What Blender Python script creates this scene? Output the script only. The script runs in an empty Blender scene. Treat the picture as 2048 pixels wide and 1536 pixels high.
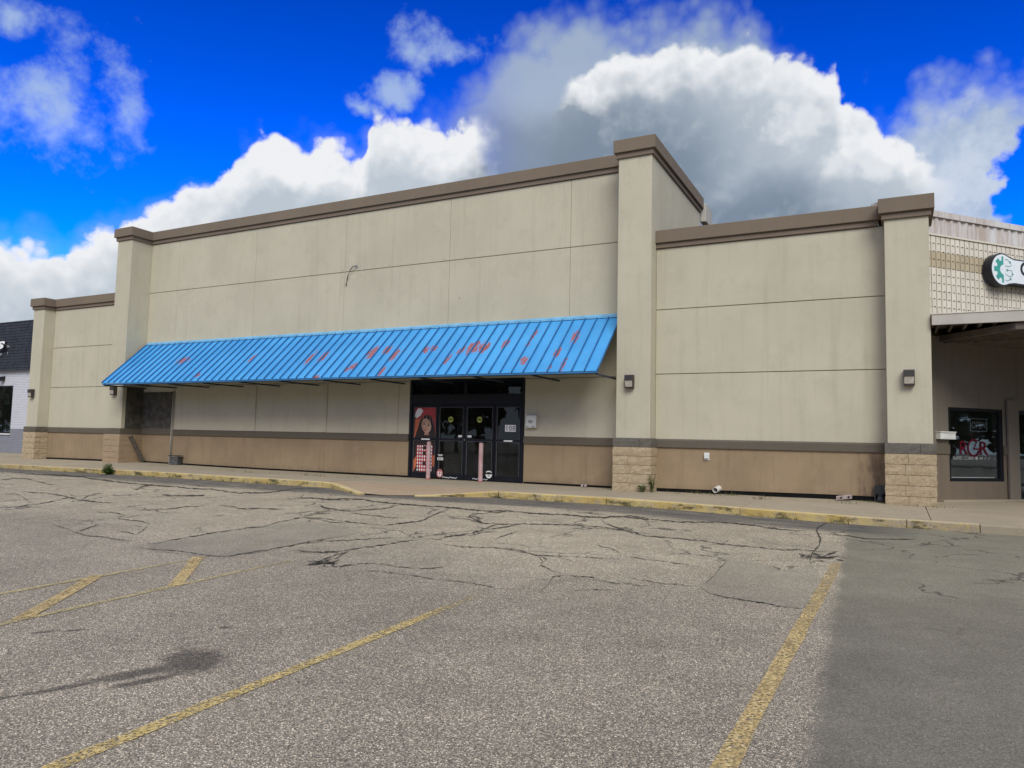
import bpy, math, random
import numpy as np
from mathutils import Vector, Matrix
random.seed(7); rng = np.random.default_rng(7)
SC = bpy.context.scene
COL = SC.collection

# ------------------------------------------------------------------ camera
EXPO = 0.80
YAW, PITCH, ROLL, FPX, CAMZ = 0.47945, 0.07574, 0.02256, 1461.0, 1.204
cy_, sy_ = math.cos(YAW), math.sin(YAW)
FW = Vector((-sy_*math.cos(PITCH), cy_*math.cos(PITCH), math.sin(PITCH)))
R0 = Vector((cy_, sy_, 0)); U0 = R0.cross(FW)
RT = R0*math.cos(ROLL) + U0*math.sin(ROLL); UP = U0*math.cos(ROLL) - R0*math.sin(ROLL)
camd = bpy.data.cameras.new('camera'); cam = bpy.data.objects.new('camera', camd); COL.objects.link(cam)
camd.sensor_width = 36; camd.lens = FPX/2048*36; camd.shift_y = 0.001; camd.clip_end = 3000; camd.clip_start = 0.05
cam.matrix_world = Matrix(((RT.x, UP.x, -FW.x, 0), (RT.y, UP.y, -FW.y, 0), (RT.z, UP.z, -FW.z, CAMZ), (0, 0, 0, 1)))
SC.camera = cam
def ray(u, v): return FW + RT*((u-1024)/FPX) + UP*((770.1-v)/FPX)

# ------------------------------------------------------------------ node helpers
class NT:
    def __init__(s, nt): s.nt = nt; s.L = nt.links
    def node(s, t, **kw):
        n = s.nt.nodes.new(t)
        for k, v in kw.items(): setattr(n, k, v)
        return n
    def put(s, sock, v):
        if isinstance(v, bpy.types.NodeSocket): s.L.new(v, sock)
        elif v is not None:
            if sock.type == 'RGBA' and isinstance(v, (tuple, list)) and len(v) == 3: v = (*v, 1)
            if sock.type == 'RGBA' and isinstance(v, (int, float)): v = (v, v, v, 1)
            sock.default_value = v
    def m(s, op, a, b=None, c=None, clamp=False):
        n = s.node('ShaderNodeMath', operation=op); n.use_clamp = clamp
        for i, x in enumerate((a, b, c)):
            if x is not None: s.put(n.inputs[i], x)
        return n.outputs[0]
    def add(s, a, b): return s.m('ADD', a, b)
    def sub(s, a, b): return s.m('SUBTRACT', a, b)
    def mul(s, a, b): return s.m('MULTIPLY', a, b)
    def mx(s, a, b): return s.m('MAXIMUM', a, b)
    def mn(s, a, b): return s.m('MINIMUM', a, b)
    def sm(s, v, lo, hi, tlo=0.0, thi=1.0, lin=False):
        n = s.node('ShaderNodeMapRange', interpolation_type='LINEAR' if lin else 'SMOOTHSTEP')
        n.clamp = True
        for i, x in enumerate((v, lo, hi, tlo, thi)): s.put(n.inputs[i], x)
        return n.outputs[0]
    def mix(s, f, a, b, blend='MIX'):
        n = s.node('ShaderNodeMix', data_type='RGBA', blend_type=blend); n.clamp_factor = True
        s.put(n.inputs[0], f); s.put(n.inputs[6], a); s.put(n.inputs[7], b)
        return n.outputs[2]
    def ramp(s, f, stops, interp='LINEAR'):
        n = s.node('ShaderNodeValToRGB'); cr = n.color_ramp; cr.interpolation = interp
        while len(cr.elements) < len(stops): cr.elements.new(0.5)
        for e, (p, c) in zip(cr.elements, stops):
            e.position = p; e.color = (c, c, c, 1) if isinstance(c, (int, float)) else (*c, 1)
        s.put(n.inputs[0], f); return n.outputs[0]
    def pos(s): return s.node('ShaderNodeNewGeometry').outputs['Position']
    def nrm(s): return s.node('ShaderNodeNewGeometry').outputs['Normal']
    def sep(s, v):
        n = s.node('ShaderNodeSeparateXYZ'); s.put(n.inputs[0], v); return n.outputs
    def comb(s, x, y, z):
        n = s.node('ShaderNodeCombineXYZ')
        for i, q in enumerate((x, y, z)): s.put(n.inputs[i], q)
        return n.outputs[0]
    def scl(s, v, k):
        n = s.node('ShaderNodeVectorMath', operation='MULTIPLY'); s.put(n.inputs[0], v)
        s.put(n.inputs[1], k if isinstance(k, (tuple, list)) else (k, k, k)); return n.outputs[0]
    def vadd(s, v, k):
        n = s.node('ShaderNodeVectorMath', operation='ADD'); s.put(n.inputs[0], v); s.put(n.inputs[1], k); return n.outputs[0]
    def noise(s, v, scale=1.0, detail=3.0, rough=0.5, col=False, dist=0.0):
        n = s.node('ShaderNodeTexNoise'); s.put(n.inputs['Vector'], v); n.inputs['Scale'].default_value = scale
        n.inputs['Detail'].default_value = detail; n.inputs['Roughness'].default_value = rough; n.inputs['Distortion'].default_value = dist
        return n.outputs['Color' if col else 'Fac']
    def vor(s, v, scale, feature='F1', rnd=1.0):
        n = s.node('ShaderNodeTexVoronoi', feature=feature); s.put(n.inputs['Vector'], v); n.inputs['Scale'].default_value = scale
        if 'Randomness' in n.inputs: n.inputs['Randomness'].default_value = rnd
        return n.outputs
    def bump(s, h, strength=0.3, dist=0.01, normal=None):
        n = s.node('ShaderNodeBump'); n.inputs['Strength'].default_value = strength; n.inputs['Distance'].default_value = dist
        s.put(n.inputs['Height'], h)
        if normal is not None: s.put(n.inputs['Normal'], normal)
        return n.outputs[0]

# ------------------------------------------------------------------ world: clear blue sky with a bank of cumulus
SUN_EL, SUN_AZ = math.radians(42), math.radians(149)      # azimuth the sun stands at, measured from +Y towards +X
world = bpy.data.worlds.new('World'); SC.world = world; world.use_nodes = True
w = NT(world.node_tree); world.node_tree.nodes.clear()
GAM, BTINT = 2.0, (.03, .345, .33)
STR = 0.1; K = 1.0/(STR*2**EXPO)
def ck(r, g, b): return (r*K, g*K, b*K)
sky = w.node('ShaderNodeTexSky', sky_type='NISHITA'); sky.sun_disc = False
sky.sun_elevation = SUN_EL; sky.sun_rotation = SUN_AZ; sky.altitude = 200; sky.air_density = 1.0; sky.dust_density = 0.4; sky.ozone_density = 3.0
dirv = w.node('ShaderNodeTexCoord').outputs['Generated']
nv = w.node('ShaderNodeVectorMath', operation='NORMALIZE'); w.put(nv.inputs[0], dirv); dirv = nv.outputs[0]
dx, dy, dz = w.sep(dirv)
az = w.mul(w.m('ARCTAN2', dx, dy), 180/math.pi); el = w.mul(w.m('ARCSINE', dz), 180/math.pi)
# distort the sky coordinates a little so that no cloud edge follows a smooth curve
wrp = (w.noise(dirv, 7, 4, .62), w.noise(w.vadd(dirv, (3.3, 1.1, 2.7)), 7, 4, .62)); az_r = az
az = w.add(az, w.mul(w.sub(wrp[0], .5), 7.5)); el_w = w.add(el, w.mul(w.sub(wrp[1], .5), 5.0))
B1 = [(-69, 15), (-63.2, 12.96), (-61.3, 13.37), (-59.6, 12.95), (-58.5, 14.2), (-54.6, 16.15), (-52.4, 17.5), (-50.1, 19.2), (-47.4, 22), (-46, 22.4), (-44.5, 22.2), (-42.7, 22.5), (-40.5, 21.4), (-39.4, 23.2), (-38, 25.1), (-35.8, 25.2), (-33.8, 25.9), (-30.7, 28.2), (-28.7, 30.2), (-25.9, 31.5), (-21, 31.8), (-13.1, 31.2), (-9.3, 30.5), (-8.2, 28.9), (-5, 27.7), (-3.3, 26.6), (-2.65, 24.6), (-1, 24.2), (.6, 23), (2.5, 24.2), (10.5, 23.2), (14, 15)]
B2 = [(-69, 13), (-63.1, 12.1), (-59.5, 12.3), (-57.5, 13.8), (-54.5, 15.6), (-52.4, 17.5), (-50.1, 19.1), (-47.4, 22), (-46, 22.4), (-44.5, 22.1), (-42.7, 22.4), (-40.7, 21.4), (-39.7, 20.8), (-39.1, 23.8), (-38, 25), (-35.8, 24.7), (-33, 24.3), (-30, 25), (-28.4, 23.8), (-26.5, 23.6), (-24.1, 25.8), (-21.3, 28.7), (-17.4, 29.7), (-14.2, 29.8), (-11.5, 28.9), (-8.2, 28.7), (-5, 27.7), (-3.3, 26.6), (-2.6, 24.6), (-1, 24.2), (2.4, 19.5), (14, 9)]
def fz_(a): return w.m('DIVIDE', w.add(a, 70), 85.0)
def bound(B, a): return w.mul(w.ramp(fz_(a), [((q+70)/85, e/40) for q, e in B]), 40.0)
def blob(a, e, ra, re):
    x = w.m('DIVIDE', w.sub(az, a), ra); y = w.m('DIVIDE', w.sub(el_w, e), re)
    return w.sub(1.0, w.m('SQRT', w.add(w.mul(x, x), w.mul(y, y))))
n_big = w.sub(w.noise(dirv, 9, 4, .55), .5)
n_fine = w.sub(w.noise(dirv, 34, 5, .62), .5)
wv_ = w.comb(n_fine, n_big, wrp[0])
puff = w.sub(.45, w.vor(w.vadd(dirv, w.scl(wv_, .032)), 26)['Distance'])
puff2 = w.sub(.45, w.vor(w.vadd(dirv, w.scl(wv_, -.02)), 62)['Distance'])
edge = w.add(w.add(w.mul(n_big, 1.6), w.mul(n_fine, 1.5)), w.add(w.mul(puff, 2.0), w.mul(puff2, 1.0)))
outside = w.mx(w.sm(el, 33, 40), w.mx(w.sm(az_r, -67, -73), w.sm(az_r, 11, 17)))
far_n = w.noise(dirv, 2.3, 3, .55)
az_s = w.add(az_r, w.mul(w.sub(wrp[0], .5), 2.0))
e2 = w.add(w.sub(bound(B2, az_s), el), edge)
e1 = w.add(w.sub(bound(B1, az), el_w), edge)
wisp = w.mx(w.mx(w.mx(blob(-61.5, 21.0, 5.6, 3.8), blob(-57.6, 22.4, 2.4, 3.4)), w.mx(blob(-63.5, 25.6, 4, 1.8), blob(-33.5, 28.9, 4.6, 2.0))),
            w.mx(blob(-38.0, 25.9, 3.4, 1.2), blob(-40.6, 24.3, 2.2, .9)))
wisp_d = w.mul(w.sm(w.add(wisp, w.add(w.mul(n_big, 2.6), w.mul(n_fine, 1.8))), -.05, 1.15), .74)
gap = w.add(blob(9.6, 16.4, 3.3, 4.0), w.mul(w.add(n_fine, w.mul(puff, .6)), .9))
d1 = w.mul(w.sm(w.sub(e1, w.mul(w.sm(gap, -.3, .5), 14.0)), -.8, 3.2), w.sm(az_r, -36, -26, .35, .96))
soft = w.sm(w.m('ABSOLUTE', w.add(az_s, 27.3)), 1.0, 4.5, 8.0, .9)
d2 = w.mul(w.mul(w.sm(e2, 0, soft), w.sm(gap, .15, -.25)), w.sm(az, 4.5, .5))
# light and shade inside the clouds: lit tops, grey undersides
lift = w.vadd(dirv, (-.005, .0, .010))
rel = w.sub(w.noise(dirv, 17, 4, .55), w.noise(lift, 17, 4, .55))
relief = w.add(w.mul(rel, 2.4), w.mul(puff, .22))
depth = w.sm(w.add(e2, w.mul(n_big, 3.0)), 1.0, w.sm(az_s, -30, -24, 5.2, 4.4))
depth = w.sub(depth, w.mul(w.mul(relief, w.sm(depth, 0, 1, 1.0, .45)), .8))
whiteb = w.mx(w.mx(blob(-6.0, 23.6, 4.2, 2.6), blob(-1.8, 20.8, 3.8, 2.4)), w.mx(blob(-34, 22.6, 4.5, 2.6), blob(-45, 19.6, 4.5, 2.4)))
depth = w.sub(depth, w.mul(w.sm(w.add(whiteb, w.mul(w.add(n_big, w.add(n_fine, w.mul(puff, .5))), 1.2)), .05, .75), .6))
depth = w.add(depth, w.sm(w.add(blob(-26.3, 22.5, 5.2, 6), n_big), .0, .5))
darkb = w.sm(w.mx(w.mx(blob(-20, 20.0, 13, 9.0), blob(-27, 21, 6, 8)), blob(-10, 16.0, 11, 5)), -.1, .7)
deepc = w.mix(darkb, ck(.50, .565, .64), ck(.205, .265, .345))
c2 = w.mix(w.m('MULTIPLY', depth, 1.0, clamp=True), ck(.86, .875, .90), deepc)
c1 = w.mix(w.sm(w.add(el, w.mul(n_big, 10)), 30, 21), ck(.36, .45, .58), ck(.47, .54, .64))
c1 = w.mix(w.mul(w.sm(w.add(el, w.mul(n_big, 8)), 27.5, 22), w.sm(az, -36, -30)), c1, ck(.25, .305, .375))
c1 = w.mix(w.sm(az, -5, 1), c1, w.mix(w.sm(w.add(n_fine, w.mul(n_big, 1.5)), -.25, .3), ck(.40, .50, .64), ck(.60, .67, .77)))
cf = w.mix(w.sm(w.add(far_n, w.mul(relief, .15)), .5, .72), ck(.80, .81, .83), ck(.55, .58, .62))
df = w.mul(w.sm(w.add(far_n, w.mul(n_fine, .1)), .40, .52), outside)
nish = w.node('ShaderNodeHueSaturation'); nish.inputs['Saturation'].default_value = 1.6; nish.inputs['Value'].default_value = 1.0
w.put(nish.inputs['Color'], sky.outputs[0])
gm = w.node('ShaderNodeGamma'); w.put(gm.inputs[0], nish.outputs[0]); gm.inputs[1].default_value = GAM
blue = w.mix(1.0, gm.outputs[0], BTINT, 'MULTIPLY')
c = w.mix(wisp_d, blue, ck(.46, .60, .77))
c = w.mix(df, c, cf); c = w.mix(d1, c, c1); c = w.mix(d2, c, c2)
bg = w.node('ShaderNodeBackground'); bg.inputs[1].default_value = STR; w.put(bg.inputs[0], c)
world.cycles.sampling_method = 'NONE'
wo = w.node('ShaderNodeOutputWorld'); w.L.new(bg.outputs[0], wo.inputs[0])

# ------------------------------------------------------------------ sun, veiled by cloud, and exposure
sund = bpy.data.lights.new('sun', 'SUN'); sund.energy = 1.5; sund.angle = math.radians(32); sund.color = (1, .955, .88)
sun = bpy.data.objects.new('sun', sund); COL.objects.link(sun); sun.location = (-10, -20, 40)
sd = Vector((math.sin(SUN_AZ)*math.cos(SUN_EL), math.cos(SUN_AZ)*math.cos(SUN_EL), math.sin(SUN_EL)))
sun.rotation_euler = sd.to_track_quat('Z', 'Y').to_euler()
vs = SC.view_settings; vs.view_transform = 'Standard'; vs.look = 'None'; vs.gamma = 1; vs.use_curve_mapping = False; vs.exposure = EXPO
SC.render.film_transparent = False

# ------------------------------------------------------------------ materials
MATS = {}
def mat(name, fn, rough=.8, spec=.3, metal=0.0):
    m = bpy.data.materials.new(name); m.use_nodes = True; n = NT(m.node_tree)
    b = m.node_tree.nodes['Principled BSDF']; b.inputs['Roughness'].default_value = rough
    b.inputs['Specular IOR Level'].default_value = spec; b.inputs['Metallic'].default_value = metal
    r = fn(n, b)
    if r is not None: n.put(b.inputs['Base Color'], r)
    MATS[name] = m; return m
def M_(name): return MATS[name]
def plain(name, c, rough=.6, spec=.3, var=.12, scale=6, metal=0, bump=0):
    def fn(n, b):
        p = n.pos(); f = n.noise(p, scale, 5, .6)
        if bump: n.put(b.inputs['Normal'], n.bump(n.noise(p, 160, 3), bump, .004))
        return n.mix(n.sm(f, .3, .7), tuple(x*(1-var) for x in c), tuple(min(1, x*(1+var)) for x in c))
    return mat(name, fn, rough, spec, metal)

def stucco(name, c, dirt=(.30, .27, .21), amt=.35, streak=1.0):
    def fn(n, b):
        p = n.pos()
        big = n.noise(p, .55, 5, .6); mid = n.noise(p, 2.6, 6, .65); fine = n.noise(p, 38, 4, .7)
        st = n.noise(n.scl(p, (5.5, 5.5, .35)), 1, 5, .6); st2 = n.noise(n.scl(p, (16, 16, .8)), 1, 4, .6)
        blot = n.noise(n.vadd(p, (3.1, 7.7, 1.3)), 3.4, 5, .7)
        col = n.mix(n.sm(big, .3, .7), tuple(x*.93 for x in c), tuple(min(1, x*1.05) for x in c))
        col = n.mix(n.mul(n.sm(mid, .5, .75), .35*amt/.35), col, tuple(x*.84 for x in c))
        col = n.mix(n.mul(n.sm(blot, .56, .72), .34), col, tuple(min(1, x*1.16) for x in c))
        col = n.mix(n.mul(n.sm(st, .5, .78), .42*streak), col, dirt)
        col = n.mix(n.mul(n.sm(st2, .56, .8), .22*streak), col, dirt)
        col = n.mix(n.sm(fine, .25, .75, 0, .16), col, tuple(x*.72 for x in c))
        h = n.add(n.mul(n.noise(p, 120, 4, .7), .7), n.mul(n.noise(p, 22, 3, .6), .5))
        n.put(b.inputs['Normal'], n.bump(h, .45, .006))
        return col
    return mat(name, fn, .92, .15)
stucco('stucco', (.510, .470, .350), (.37, .33, .243), amt=.5, streak=.9)
stucco('stucco_low', (.53, .48, .36), (.36, .315, .225), streak=.8)
stucco('joint', (.36, .325, .245), (.26, .23, .17))
stucco('cornice', (.200, .158, .115), (.14, .105, .08), streak=.5)
stucco('cornice_trim', (.195, .152, .115), (.13, .1, .08), streak=.5)
stucco('band', (.128, .109, .083), (.085, .07, .06), streak=.5)
def base_wall(n, b):
    p = n.pos(); x, y, z = n.sep(p); c = (.292, .214, .130)
    big = n.noise(p, .8, 5, .6); st = n.noise(n.scl(p, (7, 7, .5)), 1, 5, .6); bl = n.noise(p, 3.0, 6, .68)
    col = n.mix(n.sm(big, .3, .7), tuple(q*.9 for q in c), tuple(q*1.1 for q in c))
    col = n.mix(n.mul(n.sm(st, .5, .75), .4), col, (.19, .125, .082))
    col = n.mix(n.mul(n.sm(bl, .52, .72), .3), col, (.37, .275, .185))
    low = n.mul(n.sm(n.add(z, n.mul(n.noise(p, 5, 4), .35)), .52, .2), .55)        # splash dirt along the foot
    col = n.mix(low, col, (.13, .1, .075))
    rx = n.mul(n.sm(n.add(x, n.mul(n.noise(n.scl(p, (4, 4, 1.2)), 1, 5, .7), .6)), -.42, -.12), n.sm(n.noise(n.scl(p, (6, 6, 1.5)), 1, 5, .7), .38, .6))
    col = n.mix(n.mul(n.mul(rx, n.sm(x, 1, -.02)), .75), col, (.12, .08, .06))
    n.put(b.inputs['Normal'], n.bump(n.add(n.noise(p, 110, 4, .7), n.noise(p, 16, 3)), .4, .006))
    return col
mat('base_wall', base_wall, .92, .15)
def cmu(c, c2, dk):
    def fn(n, b):
        p = n.pos(); g = n.noise(p, 55, 4, .7); m_ = n.noise(p, 9, 5, .7)
        col = n.mix(n.sm(m_, .3, .7), c, c2); col = n.mix(n.sm(g, .48, .72, 0, .75), col, dk)
        col = n.mix(n.sm(n.noise(n.vadd(p, (4, 2, 1)), 70, 3, .7), .56, .72, 0, .6), col, tuple(min(1, q*1.5) for q in c2))
        n.put(b.inputs['Normal'], n.bump(n.add(n.mul(n.noise(p, 34, 5, .75), 1.0), n.mul(n.noise(p, 95, 3, .7), .5)), 1.0, .022))
        return col
    return fn
mat('split_block', cmu((.42, .325, .200), (.52, .42, .275), (.20, .145, .085)), .95, .1)
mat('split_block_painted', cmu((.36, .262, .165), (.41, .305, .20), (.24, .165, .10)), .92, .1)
mat('split_block_grey', cmu((.14, .125, .105), (.18, .165, .135), (.075, .066, .055)), .95, .1)
mat('mortar', lambda n, b: n.mix(n.sm(n.noise(n.pos(), 30, 4), .3, .7), (.20, .155, .10), (.30, .235, .155)), .95, .1)

# paint on the awning: blue over red primer, peeled along the slope
AW_T, AW_B = (16.74, 4.26), (15.17, 2.79)
PEEL = []
def aw_uv(u, v):
    r = ray(u, v); a = (AW_B[1]-AW_T[1])/(AW_B[0]-AW_T[0])
    t = (AW_T[1]-CAMZ-a*AW_T[0])/(r.z-a*r.y); q = r*t; return q.x, (AW_T[0]-q.y)/(AW_T[0]-AW_B[0])
for zx, zy, rx, rt in [(320, 315, .17, .17), (405, 300, .13, .12), (197, 402, .12, .10), (455, 325, .09, .17), (640, 300, .08, .10), (690, 288, .10, .09), (765, 355, .08, .16), (850, 305, .09, .10), (925, 285, .17, .17), (985, 290, .15, .17), (1120, 262, .08, .14), (1285, 215, .05, .17), (1250, 265, .07, .08), (1425, 320, .07, .19), (1540, 220, .09, .20), (1465, 390, .06, .16), (1380, 405, .05, .10), (375, 428, .05, .13), (1230, 365, .1, .1), (20, 345, .08, .14), (510, 300, .06, .1)]:
    PEEL.append((*aw_uv(640+zx*.332, 600+zy*.332), rx, rt))
for zx, zy, rx, rt in [(735, 240, .28, .10), (1830, 215, .10, .22), (1775, 372, .12, .06), (845, 355, .12, .07), (1740, 215, .08, .2), (1280, 225, .08, .16), (2020, 310, .12, .07)]:
    PEEL.append((*aw_uv(180+zx*.254, 660+zy*.254), rx, rt))
def awn(n, b):
    p = n.pos(); x, y, z = n.sep(p); t = n.m('DIVIDE', n.sub(AW_T[0], y), AW_T[0]-AW_B[0])
    best = None
    for px, pt, rx, rt in PEEL:
        a = n.m('DIVIDE', n.sub(x, px), rx*1.5); bb = n.m('DIVIDE', n.sub(t, pt), rt*1.15)
        q = n.sub(1.0, n.add(n.mul(a, a), n.mul(bb, bb))); best = q if best is None else n.mx(best, q)
    fl = n.noise(n.scl(p, (15, 3.2, 3.2)), 1, 6, .68); fl2 = n.noise(n.scl(p, (42, 8, 8)), 1, 4, .6)
    k = n.sm(n.add(n.mul(n.mx(best, -1.0), .26), n.add(n.mul(fl, .7), n.mul(fl2, .35))), .672, .695)
    k2 = n.sm(n.add(fl, n.mul(n.noise(p, .9, 3), .34)), .895, .91)
    k = n.mx(k, k2)
    fade = n.noise(p, .6, 4, .6); grime = n.noise(n.scl(p, (12, 1.2, 1.2)), 1, 5, .6)
    blue_ = n.mix(n.sm(fade, .3, .7), (.048, .285, .60), (.068, .355, .69))
    blue_ = n.mix(n.mul(n.sm(grime, .5, .75), .4), blue_, (.06, .235, .50))
    red = n.mix(n.sm(n.noise(p, 25, 4), .3, .7), (.25, .070, .080), (.34, .155, .165))
    n.put(b.inputs['Normal'], n.bump(n.add(n.mul(k, -1), n.mul(n.noise(p, 2.2, 2), .8)), .25, .006))
    n.put(b.inputs['Roughness'], n.mix(k, .48, .85))
    return n.mix(k, blue_, red)
mat('awning_paint', awn, .5, .35)
plain('awning_seam', (.030, .15, .34), .5, .35, .15, 3)  # darker than the panels: rib shading put into the colour
plain('awning_flashing', (.16, .40, .60), .5, .35, .15, 3)
plain('awning_under', (.11, .10, .09), .8, .2)
plain('awning_steel', (.05, .06, .075), .6, .3)

plain('black_aluminium', (.008, .009, .013), .5, .22, .2, 8)
plain('bead', (.10, .105, .11), .5, .3)
plain('shade_dirt_coat', (.082, .074, .063), .85, .2, .35, 5)  # dark grey holding the recess's shade together with its dirt
def glassmat(name, tint, gl, rough=.01):
    m = bpy.data.materials.new(name); m.use_nodes = True; n = NT(m.node_tree); m.node_tree.nodes.clear()
    tr = n.node('ShaderNodeBsdfTransparent'); tr.inputs[0].default_value = (*tint, 1)
    g = n.node('ShaderNodeBsdfGlossy'); g.inputs['Roughness'].default_value = rough; g.inputs[0].default_value = (.9, .95, 1, 1)
    p = n.pos(); n.put(g.inputs['Normal'], n.bump(n.noise(p, 1.7, 2), .06, .02))
    fr = n.node('ShaderNodeFresnel'); fr.inputs[0].default_value = 1.5
    dust = n.node('ShaderNodeBsdfDiffuse'); dust.inputs[0].default_value = (.22, .21, .19, 1)
    mx1 = n.node('ShaderNodeMixShader'); n.put(mx1.inputs[0], n.mul(fr.outputs[0], gl)); n.L.new(tr.outputs[0], mx1.inputs[1]); n.L.new(g.outputs[0], mx1.inputs[2])
    mx2 = n.node('ShaderNodeMixShader'); n.put(mx2.inputs[0], n.sm(n.noise(n.scl(p, (3, 3, 1.2)), 1, 6, .65), .45, .8, .015, .10)); n.L.new(mx1.outputs[0], mx2.inputs[1]); n.L.new(dust.outputs[0], mx2.inputs[2])
    o = n.node('ShaderNodeOutputMaterial'); n.L.new(mx2.outputs[0], o.inputs[0]); MATS[name] = m
glassmat('door_glass', (.52, .55, .56), .85)
glassmat('shop_glass', (.72, .75, .77), .42)
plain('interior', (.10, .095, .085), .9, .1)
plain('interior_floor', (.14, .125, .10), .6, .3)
plain('shelf_steel', (.20, .20, .19), .6, .3)
plain('white_print', (.78, .78, .76), .6, .3, .04)
plain('black_print', (.02, .02, .022), .6, .3)
plain('lime_print', (.52, .56, .10), .6, .3)
plain('red_print', (.40, .05, .05), .6, .3, .15)
plain('rose_print', (.40, .22, .155), .6, .3)
plain('orange_print', (.52, .14, .06), .6, .3, .2, 3)
plain('skin_print', (.50, .31, .22), .6, .3)
plain('hair_print', (.03, .02, .02), .6, .3)
plain('grey_print', (.34, .34, .33), .6, .3)
plain('white_plastic', (.68, .68, .64), .5, .4, .08)
plain('pipe_plastic', (.62, .58, .52), .5, .4, .1)
plain('hole', (.01, .01, .01), .9, .05)
plain('lamp_bronze', (.045, .038, .034), .5, .4)
plain('lamp_lens', (.46, .42, .34), .25, .5, .25, 40)
plain('galvanised', (.30, .30, .29), .5, .4, .25, 14)
plain('dark_steel', (.05, .055, .058), .6, .35, .3, 12)
plain('rubble', (.36, .29, .27), .95, .1, .3, 22, bump=.6)
plain('old_wood', (.085, .072, .058), .9, .1, .3, 16)
plain('conduit_paint', (.42, .385, .31), .7, .2)
plain('rubber', (.03, .03, .03), .8, .2)
def boll(n, b):
    p = n.pos(); z = n.sep(p)[2]
    c = n.mix(n.sm(n.noise(p, 7, 5, .65), .35, .65), (.42, .245, .245), (.50, .335, .325))
    c = n.mix(n.sm(n.noise(n.scl(p, (20, 20, 3)), 1, 5, .7), .55, .72, 0, .7), c, (.56, .46, .43))
    return n.mix(n.sm(n.add(z, n.mul(n.noise(p, 20, 3), .05)), .19, .15, 0, .85), c, (.30, .06, .05))
mat('bollard_paint', boll, .7, .25)

def concrete(name, c, warm, sc=1.0):
    def fn(n, b):
        p = n.pos()
        col = n.mix(n.sm(n.noise(p, .9*sc, 5, .65), .3, .7), c, warm)
        col = n.mix(n.sm(n.noise(p, 4.5, 6, .7), .5, .75, 0, .5), col, tuple(q*.66 for q in c))
        col = n.mix(n.sm(n.noise(p, 70, 3, .7), .45, .75, 0, .35), col, tuple(q*.55 for q in c))
        col = n.mix(n.sm(n.noise(n.vadd(p, (9, 3, 0)), 11, 5, .75), .6, .72, 0, .45), col, (.09, .08, .065))
        n.put(b.inputs['Normal'], n.bump(n.noise(p, 90, 4, .7), .35, .006)); return col
    return mat(name, fn, .93, .15)
concrete('concrete', (.325, .275, .195), (.37, .31, .22))
concrete('concrete_ramp', (.35, .26, .17), (.39, .30, .205))
concrete('concrete_kerb', (.31, .27, .195), (.36, .30, .21))
def kerbpaint(n, b):
    p = n.pos(); x, y, z = n.sep(p); nz = n.sep(n.nrm())[2]
    w1 = n.noise(p, 6, 6, .7); w2 = n.noise(p, 30, 4, .7)
    yel = n.mix(n.sm(n.noise(p, 2.2, 5), .3, .7), (.47, .335, .105), (.56, .435, .19))
    yel = n.mix(n.sm(n.noise(p, 45, 3, .7), .4, .7, 0, .4), yel, (.27, .19, .06))
    con = n.mix(n.sm(w2, .3, .7), (.24, .20, .14), (.38, .33, .25))
    worn = n.sm(n.add(n.mul(w1, .75), n.mul(w2, .3)), .50, .66, 0, .85)
    ends = n.mx(n.sm(x, -.9, .1, 0, .9), n.sm(x, -17.5, -26, 0, .5))
    worn = n.mx(worn, n.mul(ends, n.sm(w1, .25, .6)))
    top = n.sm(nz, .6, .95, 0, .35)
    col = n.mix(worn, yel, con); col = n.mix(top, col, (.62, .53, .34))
    moss = n.noise(n.scl(p, (2.4, 2.4, 7)), 1, 6, .7)
    col = n.mix(n.mul(n.sm(moss, .50, .66), n.sm(nz, .8, .2, 0, .9)), col, (.055, .050, .025))
    n.put(b.inputs['Normal'], n.bump(n.noise(p, 60, 4, .7), .5, .01)); return col
mat('kerb_paint', kerbpaint, .85, .2)

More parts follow.
